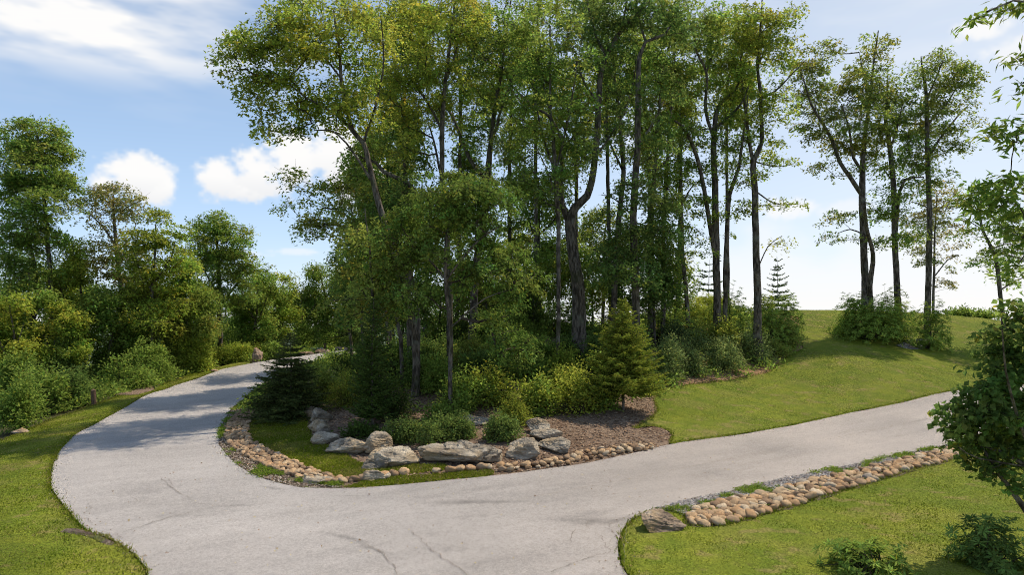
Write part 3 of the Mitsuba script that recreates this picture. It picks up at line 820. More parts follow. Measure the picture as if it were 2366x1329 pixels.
def tree(name, label, depth, stems, blobs, col='maple', lsz=.15, cat='tree', group=None, dens=.85, cr=.72, per=58, droop=.25, seed=0, yellow=.05, fan=3, mat='leaf', aspect=.72, flat=.2, rtip=.012, power=.47, foot=None, near=False, gap=.42, leaves=0):
    key = thing(name, label, cat, group)
    r = rng(name, seed, label)
    used = {}
    nodes = []
    for i, st in enumerate(stems):
        lean = 0 if i == 0 else r.uniform(-.9, .9) * (1 + .5 * len(st))
        path = limb_path(st, depth, lean=lean)
        if i == 0 or (foot and i in foot):
            z = ground_z(path[0, 0], path[0, 1])
            if path[0, 2] > z - .1:
                path = np.vstack([[path[0, 0], path[0, 1], z - .2, path[0, 3] * 1.08], path if path[0, 2] > z + .8 else path[1:]])
        else:
            a = nodes[int(np.argmin(np.linalg.norm(np.array(nodes) - path[0, :3], axis=1)))]
            path[0, :3] = a
        path = spline(path, .45)
        path[:, :2] += (meshkit.fbm(np.stack([path[:, 2] * .7, path[:, 2] * 0 + i, path[:, 2] * 0], 1), 3, (seed + i) % 60)[:, None] - .5) * .12
        if i == 0:
            hgt = path[:, 2] - path[0, 2]
            path[:, 3] *= 1 + .30 * np.exp(-np.maximum(hgt, 0) / .35)
        v, f = trunk_mesh(path, 11 if path[:, 3].max() > .1 else 7, seed * 7 + i)
        add(f'{key}__' + number('trunk' if (i == 0 or (foot and i in foot)) else 'limb', used), (v, f), 'bark', smooth=True)
        TRI[0] += len(f)
        nodes += [p for p in path[:, :3][1 if i == 0 else 0:] if p[2] > path[0, 2] + (2.0 if i == 0 else -1)]
    nodes = np.array(nodes)
    Cs, Os = [], []
    axis = nodes[:, :2].mean(0)
    for b in blobs:
        cx, cy, rx, ry = b[:4]
        k = b[4] if len(b) > 4 else 1.0
        dd = b[5] if len(b) > 5 else r.uniform(-.5, .5) * rx * mpp(depth)
        s = mpp(depth)
        c = P(cx, cy, depth + dd)
        wide = 1.0 if near else 1.14
        R = np.array([rx * s * wide, (rx * .6 + ry * .4) * s * wide, ry * s])
        n = max(3, int((6.2 if near else 6.2 * CLU) * R[0] * R[2] * k * dens * (.75 / cr) ** 2))
        u = r.normal(size=(n, 3))
        u /= np.linalg.norm(u, axis=1, keepdims=True)
        q = c + u * (r.uniform(.25, 1.0, n) ** .55)[:, None] * R
        Cs.append(q)
        o = q - np.array([axis[0], axis[1], c[2]])
        Os.append(o / np.maximum(np.linalg.norm(o, axis=1, keepdims=True), .3))
    C, O = np.vstack(Cs), np.vstack(Os)
    ok = C[:, 2] > ground_z(C[:, 0], C[:, 1]) + .3
    if not near:  # gaps between the boughs
        ok &= meshkit.fbm(C * np.array([.85, .85, 1.15]) + seed * 1.7, 3, seed % 40) > gap
    C, O = C[ok], O[ok]
    branchwork(key, nodes, C, r, fan=fan, fanlen=cr * .8, rtip=rtip, power=power)
    crown(key, C, O, GREEN[col], lsz if near else lsz * LSZ, r, cr, per if near else int(per * PER), droop, mat, aspect, yellow, flat, near=near, leaves=leaves)
    return key


def wood_tree(name, label, px, top, half, bottom, depth, col='mid', foot=None, tw=12, group=None, seed=0, lsz=.19, dens=1.0, cr=.9, nb=9, shape=1.0, yellow=.03, per=52, gap=.41):
    """a full woodland tree: its trunk stands on the terrain, its crown spans top..bottom in the photo"""
    r = rng('wood', name, seed, px)
    foot = bottom + 60 if foot is None else foot
    h = bottom - top
    stem = [(px + r.normal(0, 6), foot, tw), (px + r.normal(0, 6), bottom - h * .2, tw * .8), (px + r.normal(0, 8), top + h * .45, tw * .55), (px + r.normal(0, 8), top + h * .12, tw * .2)]
    lim = [[(px, bottom - h * r.uniform(.15, .4), tw * .45), (px + sgn * half * .35, top + h * .5, tw * .35), (px + sgn * half * .6, top + h * .3, tw * .15)] for sgn in (-1, 1)]
    blobs = []
    for i in range(nb):
        t = (i + .5) / nb
        w = half * (math.sin(math.pi * min(1, (t * .92 + .10))) ** .6) * shape
        for _ in range(2):
            blobs.append((px + r.uniform(-.85, .85) * w, top + h * (.05 + t * .88) + r.normal(0, .03) * h, max(.24 * half, w * r.uniform(.28, .48)), h / nb * r.uniform(.7, 1.2), 1.0, r.uniform(-.6, .6) * half * mpp(depth)))
    return tree(name, label, depth, [stem] + lim, blobs, col, lsz, group=group, dens=dens, cr=cr, seed=seed, yellow=yellow, fan=0, per=per, flat=.3, gap=gap)


def conifer(name, label, px, base, top, half, depth=None, col='fir', seed=0, levels=24, up=.0, cat='spruce', bare=.06, tw=.05, dens=1.0, leader=0, per_level=8, power=1.0, wide=.034):
    g = G(px, base)[0] if depth is None else P(px, base, depth)
    g[2] = ground_z(g[0], g[1])
    d = g[1]
    hgt = P(px, top, d)[2] - g[2]
    half = half * mpp(d)
    key = thing(name, label, cat)
    r = rng(name, seed, px)
    path = spline(np.array([[g[0], g[1], g[2] - .15, tw * 1.2], [g[0] + r.normal(0, .05), g[1], g[2] + hgt * .5, tw * .7], [g[0] + r.normal(0, .04), g[1], g[2] + hgt, .008]]), .3)
    v, f = trunk_mesh(path, 8, seed)
    add(key + '__trunk', (v, f), 'bark', smooth=True)
    b0, b1, C, U, L = [], [], [], [], []
    for i in range(levels):
        t = bare + (1 - bare) * (i + r.uniform(-.3, .3)) / levels
        z = g[2] + hgt * min(max(t, bare), .985)
        Lb = half * ((1 - t) ** power) * .98 + .05
        nbr = max(3, int(per_level * (1 - .5 * t)))
        ph = r.uniform(0, 6.28)
        for j in range(nbr):
            a = ph + j * 2 * np.pi / nbr + r.normal(0, .2)
            ln = Lb * r.uniform(.62, 1.12)
            dirh = np.array([math.cos(a), math.sin(a), 0])
            slope = up + .35 * t - .22 * (1 - t) + r.normal(0, .08)
            n = max(3, int(ln / (.10 if dens >= 1 else .15)))
            s = np.linspace(0.12, 1, n)
            pts = np.array([g[0], g[1], z]) + dirh * (s * ln)[:, None] + np.array([0, 0, 1]) * ((slope * s + .22 * s * s * (1 - t) - .10 * s) * ln)[:, None]
            b0 += list(pts[:-1]); b1 += list(pts[1:])
            side = np.array([-dirh[1], dirh[0], 0])
            for q, ss in zip(pts, s):
                tl = max(.07, ln * .42 * (1.05 - ss) + .07) * r.uniform(.7, 1.2)
                for sg in (-1, 1):
                    u = dirh * .75 + side * sg * .8 + np.array([0, 0, r.normal(-.05 + up * .5, .18)])
                    u /= np.linalg.norm(u)
                    m = max(1, int(tl / .13))
                    for w in range(m):
                        C.append(q + u * tl * (w + .55) / m)
                        U.append(u + r.normal(0, .16, 3))
                        L.append(tl / m * 1.35)
            C.append(pts[-1]); U.append(dirh + np.array([0, 0, slope])); L.append(.16)
    for k in range(leader):
        a = k * 2.4
        z = g[2] + hgt * (.90 + .10 * k / leader)
        C.append(np.array([g[0] + math.cos(a) * .08, g[1] + math.sin(a) * .08, z])); U.append(np.array([math.cos(a), math.sin(a), 1.1])); L.append(.28)
    C, U, L = np.array(C), np.array(U), np.array(L)
    if dens < 1:
        kp = r.random(len(C)) < dens
        C, U, L = C[kp], U[kp], L[kp]
    Nn = np.array([0, 0, 1.0]) + r.normal(0, .35, C.shape)
    a = leaf_mesh(C, U, Nn, L, wide * r.uniform(.8, 1.3, len(C)), .3)
    b = leaf_mesh(C + r.normal(0, .015, C.shape), U + r.normal(0, .25, U.shape), np.cross(Nn, U) + r.normal(0, .2, C.shape), L, wide * r.uniform(.7, 1.2, len(C)), .3)
    v, f = join([a, b])
    c = np.vstack([paint(r, len(C), GREEN[col], .3)] * 2)
    stuff(add(key + '__foliage', (v, f), 'needle', color=c))
    v2, f2 = tubes(np.array(b0), np.array(b1), np.full(len(b0), .011), np.full(len(b0), .007), 3)
    stuff(add(key + '__branchwork', (v2, f2), 'twig_bark'))
    TRI[0] += len(f) + len(f2)
    return key


def shrub(name, label, px, py, wpx, hpx, kind='broad', col='mid', depth=None, group=None, seed=0, dens=1.0, lsz=None, cat='shrub', yellow=.02, open_=.0, squash=1.0):
    """px, py: middle of its foot"""
    g = G(px, py)[0] if depth is None else P(px, py, depth)
    g[2] = ground_z(g[0], g[1])
    s = mpp(g[1])
    hk = .98 if kind == 'rhodo' else 1.2
    R, h = wpx * s * .58, hpx * s * hk
    if depth is not None:
        h = (P(px, py - hpx, depth)[2] - g[2]) * hk
    g[1] += R * .55
    g[2] = ground_z(g[0], g[1])
    key = thing(name, label, cat, group)
    r = rng(name, seed, px, py)
    area = 2 * np.pi * R * max(R, h * .7)
    L = lsz or {'broad': .15, 'rhodo': .16, 'box': .085, 'fine': .12, 'feather': .15}[kind]
    clus = {'broad': .27, 'rhodo': .20, 'box': .15, 'fine': .24, 'feather': .30}[kind] * max(1, L / .16)
    n = int(min(1600, area / clus ** 2 * 1.35 * dens))
    u = r.normal(size=(n, 3))
    u /= np.linalg.norm(u, axis=1, keepdims=True)
    u[:, 2] = np.abs(u[:, 2]) * 1.0 - .18 * (r.random(n) < .4)
    lob = .82 + .95 * (meshkit.fbm(u * 1.7 + seed * 3.1 + px * .01, 3, seed % 40) - .45) + .12 * (r.random(n) < .06)
    rad = lob * np.clip(1 - open_ * r.random(n) - .35 * r.random(n) ** 2, .2, 1.2)
    C = g + u * rad[:, None] * np.array([R, R, h * .93 * squash]) + np.array([0, 0, h * .10])
    if True:  # several stools make one uneven bush
        k = {'rhodo': 4, 'box': 4}.get(kind, 5)
        m = r.integers(k, size=n)
        oc = r.normal(0, .42, (k, 2)) * R
        oc[0] = 0
        sr, sh = r.uniform(.45, .72, k), r.uniform(.55, 1.02, k) if kind != 'rhodo' else r.uniform(.92, 1.2, k)
        if kind == 'box':
            oc *= .75
            sr, sh = r.uniform(.5, .72, k), r.uniform(.7, 1.0, k)
        if kind == 'rhodo':
            oc *= .62
            sr = sr + .2
        C = g + u * rad[:, None] * (np.array([R, R, h * .93])[None] * np.column_stack([sr[m], sr[m], sh[m]])) + np.column_stack([oc[m], np.full(n, h * .08)])
    C[:, 2] = np.maximum(C[:, 2], ground_z(C[:, 0], C[:, 1]) + .06)
    O = u
    if kind == 'rhodo':
        per = 9
        N = np.repeat(np.arange(n), per)
        nn = len(N)
        ax = O * .8 + np.array([0, 0, .7]) + r.normal(0, .25, (n, 3))
        ax /= np.linalg.norm(ax, axis=1, keepdims=True)
        a = np.cross(ax, r.normal(size=(n, 3))); a /= np.linalg.norm(a, axis=1, keepdims=True)
        b = np.cross(ax, a)
        th = np.tile(np.arange(per) * 2 * np.pi / per, n) + r.normal(0, .2, nn)
        d = a[N] * np.cos(th)[:, None] + b[N] * np.sin(th)[:, None]
        U = d + ax[N] * r.uniform(-.25, .55, nn)[:, None]
        U /= np.linalg.norm(U, axis=1, keepdims=True)
        ll = L * r.uniform(.75, 1.2, nn)
        v, f = leaf_mesh(C[N] + U * (ll * .55)[:, None], U, ax[N] + r.normal(0, .15, (nn, 3)), ll, ll * .30, .15)
        mat = 'glossy_leaf'
    else:
        per = {'broad': 17, 'box': 16, 'fine': 22, 'feather': 26}[kind]
        N = np.repeat(np.arange(n), per)
        nn = len(N)
        off = r.normal(0, 1, (nn, 3)) * clus * np.array([.62, .62, .5])
        U = off / clus + r.normal(0, .6, (nn, 3)) + O[N] * .5
        Nn = np.array([0, 0, .8]) + O[N] * .5 + r.normal(0, .55, (nn, 3))
        asp = {'broad': .55, 'box': .55, 'fine': .55, 'feather': .22}[kind]
        p = C[N] + off
        p[:, 2] = np.maximum(p[:, 2], ground_z(p[:, 0], p[:, 1]) + .02)
        v, f = leaf_mesh(p, U, Nn, L * r.uniform(.7, 1.25, nn), L * asp * r.uniform(.8, 1.2, nn))
        mat = 'glossy_leaf' if kind == 'box' else 'leaf'
    tone = (r.uniform(.62, 1.3, n) * (.75 + .5 * meshkit.fbm(C * 2.2 + seed, 3, seed % 30)))[N]
    stuff(add(key + '__foliage', (v, f), mat, color=paint(r, nn, GREEN[col], .28, yellow, light=tone)))
    m = min(n, 46)
    q = C[r.choice(n, m, replace=False)]
    o = g + r.normal(0, .07, (m, 3)) * np.array([1, 1, 0]) - np.array([0, 0, .05])
    mid = (o + q) / 2 + np.array([0, 0, .12]) * h + r.normal(0, .04, (m, 3))
    v2, f2 = tubes(np.vstack([o, mid]), np.vstack([mid, q]), np.r_[np.full(m, .013), np.full(m, .009)], np.r_[np.full(m, .009), np.full(m, .004)], 4)
    stuff(add(key + '__stems', (v2, f2), 'twig_bark'))
    TRI[0] += len(f) + len(f2)
    return key

# ------------------------------------------------------------------ the trees of the knoll
KN = 'tall trees on the knoll'
tree('maple_tree', 'leaning maple whose leafy limbs hang out farthest over the drive bend', 28.5,
     [[(962, 790, 24), (925, 640, 22), (885, 500, 20), (863, 425, 18), (838, 330, 16), (816, 303, 15), (790, 180, 11), (782, 100, 8), (770, 20, 5)],
      [(816, 303, 10), (770, 260, 8), (710, 226, 6), (640, 170, 4), (575, 140, 2)], [(863, 425, 10), (800, 330, 6), (760, 300, 5), (726, 301, 3)], [(838, 330, 9), (870, 230, 7), (885, 140, 5), (880, 40, 3)], [(790, 180, 7), (735, 110, 5), (690, 40, 3)]],
     [(590, 130, 75, 65, 1.3), (655, 80, 75, 65, 1.2), (640, 215, 70, 65, 1.3), (640, 290, 55, 32, 1.1), (720, 170, 80, 80, 1.2), (740, 60, 95, 70, 1.2), (830, 90, 80, 85, 1), (770, 260, 70, 60, 1.1), (840, 240, 70, 70, 1), (700, 20, 80, 40, 1), (600, 90, 60, 30, .8)], 'maple', group=KN, seed=1, lsz=.155, yellow=.05)
tree('maple_tree', 'crooked grey trunk arching left under the leaning maple, thin dead twigs', 30.5,
     [[(948, 800, 20), (945, 640, 19), (955, 520, 18), (957, 440, 17), (920, 412, 14), (888, 398, 13), (870, 376, 10), (840, 365, 6), (800, 340, 3)], [(955, 520, 10), (900, 480, 6), (820, 440, 4), (740, 420, 2)], [(945, 640, 9), (870, 560, 6), (780, 520, 4), (690, 500, 2)]],
     [(700, 430, 48, 40, .9), (690, 500, 45, 36, .9), (770, 500, 60, 45, .9), (760, 420, 40, 35, .6), (840, 440, 60, 55, 1.0), (850, 540, 70, 50, 1.0), (720, 540, 35, 18, .8), (880, 360, 60, 50, 1)], 'olive', group=KN, seed=2, lsz=.15, yellow=.10)
tree('maple_tree', 'upright maple with twin grey stems rising past the picture top', 33,
     [[(1040, 790, 20), (1035, 600, 18), (1024, 420, 16), (1021, 300, 15), (1027, 195, 13), (1040, 100, 9), (1050, 10, 6)], [(1021, 300, 9), (990, 240, 7), (940, 170, 5), (900, 110, 3)], [(1027, 195, 8), (1050, 130, 7), (1070, 50, 5), (1078, -40, 3)], [(1024, 420, 8), (1000, 320, 6), (990, 290, 4)]],
     [(930, 60, 90, 70, 1), (1010, 50, 80, 80, 1), (960, 150, 85, 60, 1.1), (900, 220, 75, 60, 1), (1060, 30, 60, 60, .8), (900, 320, 80, 60, 1), (980, 250, 50, 50, .9), (1070, 240, 40, 70, .6), (1000, 140, 60, 50, 1.1), (850, 30, 60, 50, .9)], 'lime', group=KN, seed=3, lsz=.155, yellow=.05)
tree('maple_tree', 'dark forked maple rising just beyond the low drooping tree', 36,
     [[(1090, 780, 26), (1098, 640, 24), (1115, 520, 22), (1126, 425, 21), (1134, 330, 16), (1150, 215, 11), (1168, 100, 7), (1180, 0, 4)], [(1126, 425, 14), (1085, 365, 12), (1050, 280, 9), (1030, 240, 7), (1005, 150, 4)], [(1134, 330, 9), (1160, 250, 7), (1190, 170, 4)]],
     [(1120, 230, 60, 70, .8), (1170, 130, 60, 70, .9), (1060, 180, 55, 60, .8), (1110, 340, 60, 60, .9), (1170, 300, 60, 60, .9), (1200, 40, 60, 60, .9), (1130, 60, 50, 50, .6)], 'mid', group=KN, seed=4, lsz=.16)
tree('maple_tree', 'slender pole with a broom of fine upright branches, mid knoll', 32,
     [[(1290, 800, 13), (1290, 640, 13), (1288, 500, 14), (1283, 400, 13), (1275, 290, 11), (1270, 170, 8), (1272, 60, 5)], [(1283, 400, 8), (1250, 300, 6), (1232, 200, 4), (1215, 90, 3)], [(1283, 400, 7), (1310, 290, 6), (1330, 180, 4), (1345, 80, 2)], [(1275, 290, 6), (1255, 180, 4), (1245, 60, 2)], [(1288, 500, 6), (1275, 420, 4), (1240, 340, 3)]],
     [(1270, 90, 80, 70, .9), (1220, 180, 60, 70, .9), (1320, 180, 60, 80, .9), (1265, 260, 80, 60, 1), (1220, 330, 60, 60, 1), (1300, 370, 60, 60, 1), (1240, 430, 60, 50, 1), (1330, 300, 45, 60, .8), (1190, 60, 60, 50, .8), (1190, 400, 50, 50, .9)], 'mid', group=KN, seed=5, lsz=.15, yellow=.03)
tree('oak_tree', 'stoutest dark trunk of the knoll, elbowing right then forking high', 34,
     [[(1338, 760, 46), (1336, 665, 40), (1326, 590, 36), (1316, 520, 34), (1330, 480, 28), (1358, 453, 24), (1374, 369, 20), (1382, 237, 18), (1387, 174, 17), (1400, 126, 16), (1437, 68, 14), (1485, 20, 11), (1530, -40, 7)], [(1316, 520, 22), (1300, 470, 18), (1296, 400, 14), (1300, 330, 11), (1262, 262, 9), (1232, 247, 8), (1184, 200, 8), (1168, 163, 7), (1100, 126, 5), (1060, 70, 3)],
      [(1400, 126, 10), (1379, 90, 8), (1366, 40, 6), (1352, -20, 4)], [(1382, 237, 8), (1350, 190, 6), (1330, 120, 4)], [(1374, 369, 8), (1420, 300, 6), (1450, 250, 4)], [(1437, 68, 8), (1450, 0, 5)]],
     [(1350, 30, 70, 60, .9), (1440, 20, 80, 50, 1), (1420, 130, 60, 60, .8), (1520, 20, 60, 50, .9), (1340, 130, 60, 50, .9), (1330, 330, 40, 60, .8), (1440, 250, 50, 60, .8), (1110, 110, 50, 40, .6), (1400, 320, 40, 50, .6), (1070, 60, 50, 40, .7)], 'dark', group=KN, seed=6, lsz=.16)
tree('oak_tree', 'straight black trunk wrapped in low leafy sprays, kinked at its top', 33,
     [[(1468, 790, 26), (1468, 640, 24), (1463, 500, 22), (1472, 340, 20), (1475, 200, 17), (1477, 130, 14), (1492, 96, 11), (1537, 79, 8), (1552, 55, 4)], [(1492, 96, 8), (1480, 60, 6), (1470, 0, 4)], [(1472, 340, 7), (1510, 280, 5), (1540, 220, 3)], [(1463, 500, 6), (1420, 460, 4), (1390, 450, 2)]],
     [(1480, 450, 65, 50, 1.2), (1490, 560, 75, 50, 1.2), (1410, 520, 45, 60, .7), (1500, 340, 55, 60, 1), (1520, 220, 50, 60, .9), (1560, 70, 55, 45, .9), (1480, 30, 50, 40, .8), (1450, 640, 70, 40, 1.2), (1550, 500, 50, 70, .8), (1400, 600, 45, 45, .7)], 'dark', group=KN, seed=7, lsz=.16, droop=.5)
tree('oak_tree', 'dark trunk close beside the stout elbowed one, leaning slightly right', 37,
     [[(1415, 760, 20), (1420, 640, 18), (1430, 500, 17), (1441, 400, 15), (1432, 280, 12), (1418, 160, 9), (1412, 40, 5)], [(1441, 400, 7), (1410, 330, 5), (1390, 260, 3)], [(1432, 280, 7), (1460, 200, 5), (1470, 120, 3)]],
     [(1430, 180, 50, 70, .8), (1400, 60, 60, 60, .8), (1440, 330, 50, 60, .7), (1400, 250, 40, 50, .6), (1470, 110, 45, 50, .7)], 'mid', group=KN, seed=8, lsz=.165)
tree('oak_tree', 'pair of greenish trunks left of the gap, leaves low on both', 38,
     [[(1503, 770, 17), (1503, 640, 16), (1506, 500, 15), (1512, 380, 13), (1522, 260, 9), (1535, 140, 5)], [(1532, 770, 16), (1532, 640, 15), (1534, 520, 14), (1540, 400, 12), (1548, 280, 8), (1560, 160, 4)], [(1540, 400, 6), (1580, 330, 4), (1610, 290, 2)]],
     [(1530, 160, 60, 60, .9), (1580, 180, 50, 60, .8), (1560, 290, 60, 60, .9), (1520, 420, 55, 55, .9), (1570, 560, 45, 40, .6), (1500, 660, 50, 35, .9), (1590, 70, 60, 60, .8), (1560, 640, 45, 30, .7)], 'mid', group=KN, seed=9, foot=[1], lsz=.165)
tree('oak_tree', 'thin dark bowed trunk with a tufted low crown before the bright sky', 39,
     [[(1590, 740, 14), (1585, 669, 13), (1577, 580, 13), (1573, 480, 13), (1572, 380, 10), (1560, 340, 7), (1545, 300, 4)], [(1573, 480, 6), (1600, 430, 4), (1625, 420, 2)], [(1573, 480, 6), (1540, 430, 4)]],
     [(1560, 400, 50, 45, 1), (1600, 400, 45, 50, .9), (1590, 470, 50, 35, 1), (1540, 460, 40, 35, .9), (1600, 530, 40, 30, .6), (1610, 600, 45, 20, .5)], 'mid', group=KN, seed=10, lsz=.165)
tree('oak_tree', 'three black trunks spreading from one foot in the shrubs', 39,
     [[(1657, 740, 24), (1656, 679, 23), (1654, 560, 22), (1652, 440, 20), (1650, 320, 17), (1662, 245, 12), (1700, 205, 8), (1720, 150, 5)], [(1654, 600, 15), (1640, 520, 14), (1627, 437, 13), (1605, 348, 12), (1579, 295, 9), (1558, 279, 6)], [(1676, 740, 15), (1676, 660, 14), (1680, 527, 14), (1686, 450, 13), (1706, 385, 10), (1718, 310, 8), (1728, 220, 4)],
      [(1668, 310, 9), (1711, 242, 7), (1730, 200, 4)], [(1650, 320, 11), (1630, 255, 10), (1632, 168, 8), (1608, 116, 6), (1600, 40, 3)], [(1632, 168, 6), (1660, 90, 4), (1670, 10, 2)]],
     [(1620, 60, 65, 60, .9), (1680, 110, 60, 65, .9), (1600, 180, 60, 50, .8), (1660, 230, 60, 45, .8), (1715, 190, 45, 50, .7), (1610, 310, 50, 45, .8), (1680, 370, 50, 40, .8), (1700, 300, 45, 45, .7), (1640, 480, 35, 30, .6), (1700, 560, 50, 25, .5), (1690, 480, 40, 30, .6)], 'mid', group=KN, seed=11, foot=[2], lsz=.165, yellow=.05)
tree('maple_tree', 'clean tall trunk at the right edge of the knoll, forking in a narrow cup', 38,
     [[(1752, 800, 30), (1751, 760, 27), (1750, 685, 23), (1746, 560, 21), (1743, 440, 20), (1740, 372, 18), (1760, 330, 13), (1757, 226, 12), (1750, 150, 9), (1756, 68, 7), (1762, -10, 4)], [(1740, 372, 12), (1731, 327, 11), (1721, 248, 9), (1712, 160, 6), (1718, 70, 3)], [(1757, 226, 8), (1790, 211, 6), (1830, 170, 4), (1860, 140, 2)], [(1743, 440, 5), (1790, 470, 4), (1840, 472, 2)], [(1750, 150, 6), (1775, 100, 5), (1790, 40, 3)], [(1748, 620, 4), (1775, 570, 3), (1808, 545, 2)], [(1741, 380, 5), (1790, 385, 3), (1830, 380, 2)]],
     [(1760, 60, 65, 60, 1), (1790, 130, 55, 50, .9), (1720, 130, 50, 60, .9), (1745, 220, 60, 45, .8), (1790, 250, 50, 45, .7), (1715, 60, 50, 50, .9), (1800, 380, 42, 18, 1.0), (1760, 340, 45, 30, .9), (1800, 468, 50, 14, 1.0), (1790, 560, 25, 22, .5), (1720, 400, 40, 35, .7), (1830, 60, 35, 60, .6), (1720, 300, 45, 40, .7)], 'maple', group=KN, seed=12, lsz=.165, yellow=.06)
tree('beech_tree', 'low drooping pale green tree in front, trunk hidden by its own leaves', 25.5,
     [[(1042, 880, 14), (1040, 760, 13), (1030, 650, 12), (1035, 540, 9), (1050, 450, 5)], [(1030, 650, 8), (980, 590, 6), (930, 560, 3)], [(1030, 640, 8), (1100, 560, 6), (1160, 520, 3)], [(1035, 540, 6), (1080, 460, 4), (1110, 420, 2)], [(1040, 760, 6), (1120, 690, 4), (1180, 670, 2)]],
     [(1050, 440, 80, 55, 1.5), (1130, 470, 80, 60, 1.5), (980, 510, 85, 65, 1.5), (1080, 540, 100, 65, 1.5), (1170, 560, 75, 60, 1.4), (920, 590, 70, 60, 1.3), (1010, 610, 90, 60, 1.4), (1110, 640, 90, 60, 1.3), (1190, 640, 60, 55, 1.1), (1160, 720, 60, 45, 1.1), (1180, 790, 50, 50, 1.1), (960, 670, 60, 40, .9), (1040, 690, 60, 40, .8)], 'beech', group=KN, seed=13, lsz=.13, cr=.55, droop=.8, yellow=.02, mat='glossy_leaf', gap=.505, dens=1.05)
tree('beech_tree', 'shaded olive tree filling the knoll edge left of the drooping one', 26.5,
     [[(875, 840, 11), (870, 760, 10), (860, 660, 9), (850, 560, 6), (840, 480, 3)], [(870, 720, 6), (830, 660, 4), (800, 640, 2)], [(860, 660, 5), (900, 600, 4), (930, 570, 2)]],
     [(860, 560, 60, 50, 1.1), (830, 620, 60, 45, 1.2), (880, 650, 70, 50, 1.2), (820, 690, 60, 45, 1.1), (870, 720, 60, 40, 1), (900, 580, 45, 45, 1)], 'olive', group=KN, seed=14, lsz=.145, cr=.65, droop=.6, yellow=.05)
for i, (a, b, c, wd, lab) in enumerate([(928, 915, 896, 11, 'thin pale trunk first in the cluster of bare poles'), (952, 945, 930, 12, 'thin trunk second in the cluster of bare poles'), (968, 966, 948, 10, 'thin dark trunk third in the cluster of bare poles'), (905, 893, 880, 9, 'thin pole set apart on the drive side of the bare poles')]):
    tree('young_tree', lab, 30 + i * .6, [[(a, 812, wd + 2), (b, 720, wd), (c, 610, wd * .8), (c - 4, 520, wd * .4)]], [(c, 500, 40, 45, .9), (c - 10, 590, 45, 40, .9), (c + 15, 440, 35, 40, .8)], 'dark', group='bare poles on the knoll', seed=20 + i, lsz=.15)
# trees standing deeper on the knoll
DEEP = 'trees standing deeper on the knoll'
for i, (x, top, hw, bot, d, col, tw, lab) in enumerate([
        (1205, 520, 75, 720, 46, 'lime', 12, 'sunlit yellow green tree deep between the forked maple and the slender pole'),
        (1250, 380, 85, 640, 44, 'mid', 15, 'deep knoll tree straight behind the slender pole'),
        (1395, 460, 70, 690, 50, 'olive', 12, 'pale deep tree in the gap right of the stout elbowed trunk'),
        (1110, 560, 80, 760, 45, 'dark', 14, 'dark deep tree behind the drooping pale one'),
        (980, 380, 95, 640, 42, 'mid', 14, 'deep tree behind the upright twin stemmed maple'),
        (1500, 120, 80, 420, 46, 'maple', 13, 'deep tree filling the canopy above the greenish pair'),
        (1330, 140, 90, 420, 45, 'maple', 14, 'deep tree filling the canopy left of the high fork'),
        (1180, 100, 85, 380, 44, 'maple', 14, 'deep tree filling the canopy between the forked maple and the broom'),
        (905, 220, 78, 600, 41, 'mid', 13, 'deep tree behind the arching grey trunk'),
        (838, 330, 58, 700, 38, 'mid', 10, 'deep tree behind the leaning maple on the drive side'),
        (806, 560, 42, 770, 44, 'dark', 9, 'deep tree beside the tall dark pine'),
        (885, 250, 66, 620, 47, 'maple', 11, 'deepest tree behind the crook of the arching trunk'),
        (1060, -70, 95, 330, 41, 'lime', 13, 'deep canopy tree over the upright twin stems, top out of sight'),
        (1240, -80, 95, 350, 42, 'maple', 13, 'deep canopy tree over the broom of branches, top out of sight'),
        (1410, -60, 95, 320, 43, 'mid', 13, 'deep canopy tree right of the high fork, top out of sight'),
        (1570, -50, 90, 340, 44, 'maple', 12, 'deep canopy tree above the greenish pair, top out of sight'),
        (1690, 0, 70, 320, 45, 'lime', 11, 'deep canopy tree above the three black trunks'),
        (940, -60, 90, 330, 40, 'maple', 13, 'deep canopy tree between the leaning and upright maples'),
        (1330, 540, 60, 740, 38, 'mid', 8, 'understory tree left of the foot of the stout elbowed trunk'),
        (1505, 470, 62, 740, 37.5, 'dark', 9, 'understory tree close behind the straight black trunk and greenish pair'),
        (1560, 590, 50, 720, 40.5, 'mid', 8, 'understory tree left of the thin bowed trunk'),
        (1010, 600, 80, 800, 38, 'mid', 9, 'understory tree behind the cluster of bare poles'),
        (1230, 560, 70, 760, 40, 'mid', 9, 'understory tree just left of the slender pole'),
        (1440, 520, 65, 720, 41, 'dark', 9, 'understory tree behind the straight black trunk'),
        (1130, 620, 80, 800, 39, 'olive', 9, 'understory tree at the back of the drooping one'),
        (930, 560, 70, 760, 37, 'dark', 9, 'understory tree behind the thin poles on the drive side'),
        (1370, 600, 55, 720, 43, 'maple', 8, 'understory tree right behind the stout elbowed trunk'),
        (1060, 330, 70, 560, 43, 'mid', 13, 'deep tree just left of the dark forked maple')]):
    wood_tree('deep_tree', lab, x, top, hw, bot, d, col, foot=800, tw=tw, group=DEEP, seed=30 + i, lsz=.19, dens=.75 if 'out of sight' in lab else 1.15, cr=.7)
